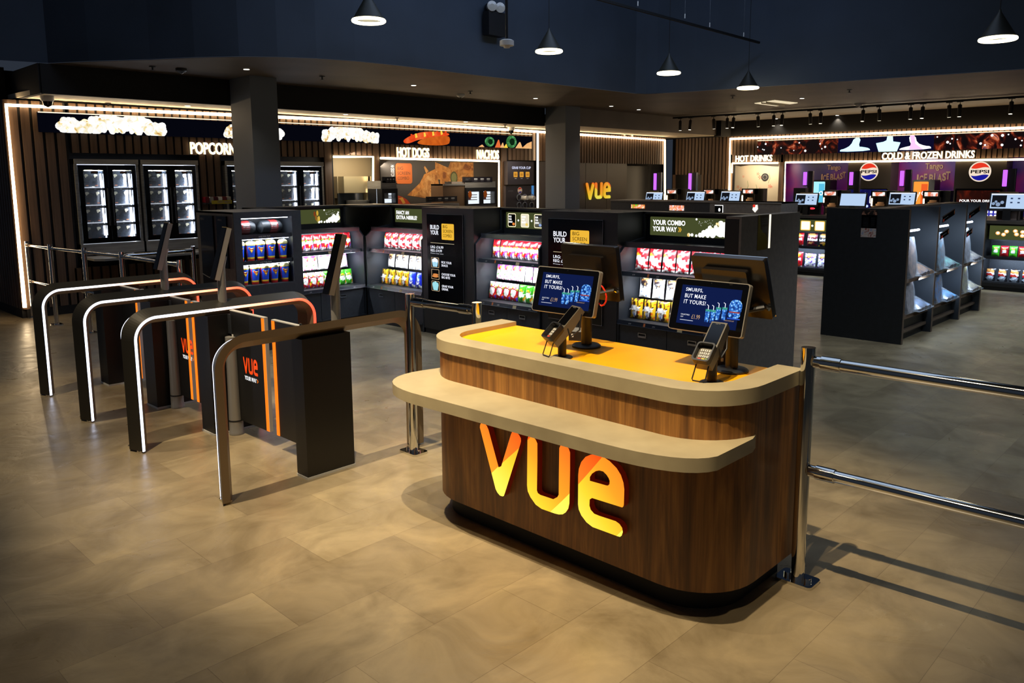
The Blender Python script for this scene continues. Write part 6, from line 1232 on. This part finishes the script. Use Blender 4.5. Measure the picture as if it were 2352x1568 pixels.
for (px, c, w) in ((1870, '2a6ad8', 'blue'), (1882, 'e8c83a', 'yellow'), (1888, 'd83a8a', 'pink')):
    q = onX(px, 473, 14.95); m = MB(); m.lathe((14.95, q.y, 1.11), [(.035, 0), (.04, .14), (.02, .16), (.02, .2)], mat('bottle_' + w, c, .3), 14); o = m.build('squeeze_bottle', at=(14.95, q.y, 1.11)); tag(o, '%s squeeze bottle on the till counter over the warm tiles' % w, 'bottle', None)
q = onX(2335, 500, 14.7); f = FX(14.7, q.y, 1.11); t = thing('receipt_printer', 'pinkish grey printer at the right edge above the popcorn lightbox', 'printer', f.O); m = MB(); m.prism(Fr(f.O, -f.N, f.U), [(0, 0), (.2, 0), (.2, .3), (.05, .32), (0, .1)], -.16, 0, mat('printer_grey', '8a7468', .5)); m.build('body', t)
# ================================================================ CEILING THINGS
SHADE = mat('dark_pendant_shade', '2a2b25', .5); RING = glow('pendant_ring_light', 'fff0c0', 5)
pend = None
PL = [(847, 48, 78, 'leftmost, cut by the top edge'), (1261, 118, 63, 'second from the left'), (1536, 168, 54, 'third, hanging from the black rail'), (1718, 202, 49, 'smallest, at the end of the black rail'), (2292, 90, 80, 'rightmost')]
PP = []
for i, (px, py, w, lab) in enumerate(PL):
    P = atD(px, py, F_PX * .33 / w); PP.append(P)
    if pend is None:
        pend = thing('pendant_lamp', lab, 'pendant lamp', (0, 0, 0))
        m = MB(); m.lathe((0, 0, 0), [(.15, .02), (.145, .03), (.012, .25), (.01, .27), (0, .27)], SHADE, 32, cap=False); m.lathe((0, 0, 0), [(.14, .018), (.135, .028), (.005, .24)], SHADE, 32, cap=False); m.build('shade', pend)
        m = MB(); n_ = 40; m.tube([(.15 * math.cos(a), .15 * math.sin(a), 0) for a in [2 * math.pi * k / n_ for k in range(n_ + 1)]], .017, RING, 8, caps=False); m.build('light_ring', pend)
        m = MB(); m.tube([(0, 0, .26), (0, 0, 3.1)], .004, GAP, 6); m.build('cord', pend)
    place(pend, FY(P.x, P.y, P.z), i == 0, 'dark cone pendant with glowing ring, ' + lab, 'cone pendants with ring lights')
    lamp('pendant_light', 'POINT', P - V((0, 0, .06)), 9, (1, .86, .6), shadow_soft_size=.12)
# black rail the pendants hang from
def onV(px, py, A, B_):
    d = ray(px, py); n = V((B_.y - A.y, A.x - B_.x, 0)); return CAMP + d * ((A - CAMP).dot(n) / d.dot(n))
A_, B_ = PP[2], PP[3]; r0 = onV(1400, 5, A_, B_); r1 = onV(1744, 98, A_, B_)
d_ = (r1 - r0).normalized(); r00 = r0 - d_ * 3
t = thing('track_rail', 'thin black suspended rail crossing the top of the hall', 'light rail', r00)
m = MB(); m.tube([r00, r1], .022, GAP, 4, smooth=False); m.build('rail', t)
for px, py in ((1465, 14), (1573, 42), (1630, 62), (1708, 84)):
    q = onV(px, py, A_, B_); m = MB(); m.tube([q, q + V((0, 0, 2.4))], .003, HAN, 5); m.lathe(q, [(.008, 0), (.008, .06)], WHITE, 8); m.build('hanging_wire', t)
# emergency light, camera, speaker
q = onY(1134, 75, 8.2); f = FY(q.x - .16, 8.13, q.z - .03); t = thing('emergency_light', 'black twin-head emergency light on the navy wall', 'emergency light', f.O)
m = MB(); m.box(f, 0, .32, -.02, .3, -.12, 0, BLK); m.build('housing', t)
for k in (.08, .24): m = MB(); m.lathe(f.p(k, .36, -.05), [(.06, 0), (.07, .08), (.03, .085)], mat('lamp_lens', 'b8b4aa', .2), 16, axis=(-.4, -.8, 0)); m.lathe(f.p(k, .36, -.05), [(.068, -.06), (.06, 0)], BLK, 16, axis=(-.4, -.8, 0)); m.build('lamp_head', t)
q = atD(1164, 100, 7.6); t = thing('ceiling_camera', 'white round ceiling camera on a long black pole', 'camera', q)
m = MB(); m.tube([q, q + V((0, 0, 3))], .014, BLK, 10); m.build('pole', t); m = MB(); m.lathe(q, [(.0, -.045), (.03, -.04), (.03, -.02), (.068, -.02), (.068, .025), (.05, .035)], WHITE, 24); m.build('body', t)
q = onY(1498, 197, 8.2); f = FY(q.x - .18, 8.2, 3.25); m = MB(); m.rbox(f, 0, .34, .02, .42, -.2, .1, BLK, .02); m.lathe(f.p(.17, .2, .1), [(.012, 0), (.012, .004)], HAN, 8, axis=f.N); o = m.build('wall_speaker', at=f.O); tag(o, 'black wall speaker at the corner of the navy wall', 'speaker')
# downlights
DL = glow('downlight_lens', 'fff2dc', 5)
for i, (px, py, z, w) in enumerate([(566, 158, 3.24, 'left of the column'), (950, 195, 3.24, 'over the hot dog picture'), (1230, 225, 3.24, 'left of the right column'), (1404, 243, 3.24, 'right of the right column'), (1467, 251, 3.24, 'near the soffit corner'), (431, 242, 2.89, 'over the second popcorn cabinet'), (794, 262, 2.89, 'over the small popcorn picture'), (1070, 279, 2.89, 'over the nacho picture'), (1842, 225, 3.24, 'beside the ceiling vent'), (1657, 279, 3.24, 'behind the track, far left'), (1783, 272, 3.24, 'behind the track, second'), (1923, 264, 3.24, 'behind the track, third'), (2079, 256, 3.24, 'behind the track, fourth'), (2253, 246, 3.24, 'behind the track, fifth')]):
    q = onZ(px, py, z); m = MB(); m.lathe(q - V((0, 0, .01)), [(.0, 0), (.038, 0), (.04, .005)], DL, 18); m.lathe(q - V((0, 0, .008)), [(.038, 0), (.055, 0), (.055, .007)], WHITE if z < 3 else BLK, 18, cap=False); o = m.build('downlight', at=q); tag(o, 'small round recessed downlight, ' + w, 'downlight', 'recessed downlights')
    if z > 3: lamp('downlight_lamp', 'SPOT', q - V((0, 0, .03)), 18, NEUT, to=q - V((0, 0, 1)), spot_size=math.radians(100), spot_blend=.9)
# sprinklers, domes, detectors
for i, (px, py, z, w) in enumerate([(740, 175, 3.24, 'right of the left column'), (350, 152, 3.24, 'far left'), (1080, 209, 3.24, 'middle of the soffit'), (1683, 220, 3.24, 'by the end pendant'), (1951, 206, 3.24, 'right of the vent'), (248, 236, 2.89, 'above the popcorn banner left'), (912, 270, 2.89, 'above the hot dog picture'), (1160, 286, 2.89, 'above the nachos sign')]):
    q = onZ(px, py, z); m = MB(); m.lathe(q, [(.04, -.002), (.04, -.01), (.012, -.012), (.01, -.045), (.03, -.048), (.03, -.052), (0, -.053)], DGREY, 12); o = m.build('sprinkler', at=q); tag(o, 'small ceiling sprinkler head, ' + w, 'sprinkler', 'sprinkler heads')
for (px, py, z, r_, c, w) in [(40, 232, 2.89, .075, WHITE, 'in the left corner'), (108, 220, 2.89, .08, WHITE, 'second from the left corner'), (1174, 292, 2.89, .075, WHITE, 'above the nacho picture'), (1431, 309, 2.89, .06, WHITE, 'left of the pair over the logo wall'), (1449, 310, 2.89, .06, WHITE, 'right of the pair over the logo wall')]:
    q = onZ(px, py, z); t = thing('dome_camera', 'small white dome camera under the low ceiling, ' + w, 'dome camera', q, 'white dome cameras'); m = MB(); m.lathe(q, [(r_, 0), (r_, -.05), (r_ * .8, -.07)], c, 20); m.build('base', t); m = MB(); m.lathe(q, [(r_ * .78, -.07), (r_ * .6, -.12), (0, -.145)], GLOSSB, 16); m.build('dome', t)
for (px, py, c, w) in [(416, 157, BLK, 'black, left of the column'), (1058, 216, WHITE, 'white, over the hot dog picture'), (1972, 238, WHITE, 'white, by the spotlight track')]:
    q = onZ(px, py, 3.24); m = MB(); m.lathe(q, [(.07, 0), (.07, -.03), (.045, -.05), (.0, -.06)], c, 18); m.lathe(q, [(.03, -.058), (.0, -.075)], GLOSSB, 12); o = m.build('ceiling_detector', at=q); tag(o, 'round ceiling detector, ' + w, 'detector', 'ceiling detectors')
# lit vent
P4 = [onZ(a, b, 3.235) for a, b in ((1733, 237), (1779, 230), (1832, 236), (1783, 243))]
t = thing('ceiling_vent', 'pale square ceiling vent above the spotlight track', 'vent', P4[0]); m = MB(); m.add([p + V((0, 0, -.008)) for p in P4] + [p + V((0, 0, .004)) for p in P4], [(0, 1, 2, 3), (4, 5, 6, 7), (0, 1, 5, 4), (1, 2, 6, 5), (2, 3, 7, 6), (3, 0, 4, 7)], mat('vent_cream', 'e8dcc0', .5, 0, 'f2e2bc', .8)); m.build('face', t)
for k in (.38, .62): a_ = P4[0].lerp(P4[1], k); b_ = P4[3].lerp(P4[2], k); m = MB(); m.tube([a_ + V((0, 0, -.012)), b_ + V((0, 0, -.012))], .02, mat('vent_bar', '9a8c70', .5), 6); m.build('bar', t)
# spotlight track
Ta = onZ(1546, 271, 3.2); Tb = onZ(2400, 219, 3.2); t = thing('spotlight_track', 'black ceiling track carrying the row of small spotlights', 'light rail', Ta); m = MB(); m.tube([Ta, Tb], .025, GAP, 4, smooth=False); m.build('rail', t)
sp = None
for i, (px, ln) in enumerate([(1563, 0), (1587, 0), (1639, 0), (1671, 0), (1686, 0), (1741, 0), (1778, 1), (1798, 0), (1861, 1), (1886, 0), (1984, 0), (2020, 1), (2093, 1), (2121, 0), (2181, 1), (2206, 0), (2325, 0)]):
    py = 271 - (px - 1546) * 52 / 854; q = onZ(px, py, 3.2)
    tl = .15 * math.sin(i * 2.1)
    if sp is None:
        sp = thing('track_spotlight', 's', 'spotlight', (0, 0, 0)); m = MB(); m.box(FY(-.05, 0, -.03), 0, .1, 0, .02, -.02, .02, BLK); m.tube([(0, 0, -.02), (0, 0, -.07)], .008, BLK, 6); m.build('mount', sp)
        m = MB(); m.lathe((0, 0, -.28), [(.034, 0), (.034, .2), (.02, .215)], mat('spot_body', '3a342c', .45), 16); b_ = m.build('body', sp); m = MB(); m.lathe((0, 0, -.283), [(0, 0), (.028, 0), (.03, .004)], glow('spot_lens', 'fff2d8', 3), 14); m.build('lens', b_)
    fr = tilt(FX(q.x, q.y, q.z), tl); place(sp, fr, i == 0, 'small cylinder spotlight, %s from the left on the ceiling track' % (ORD + ['thirteenth', 'fourteenth', 'fifteenth', 'sixteenth', 'seventeenth'])[i], 'spotlights on the ceiling track', 1.05)
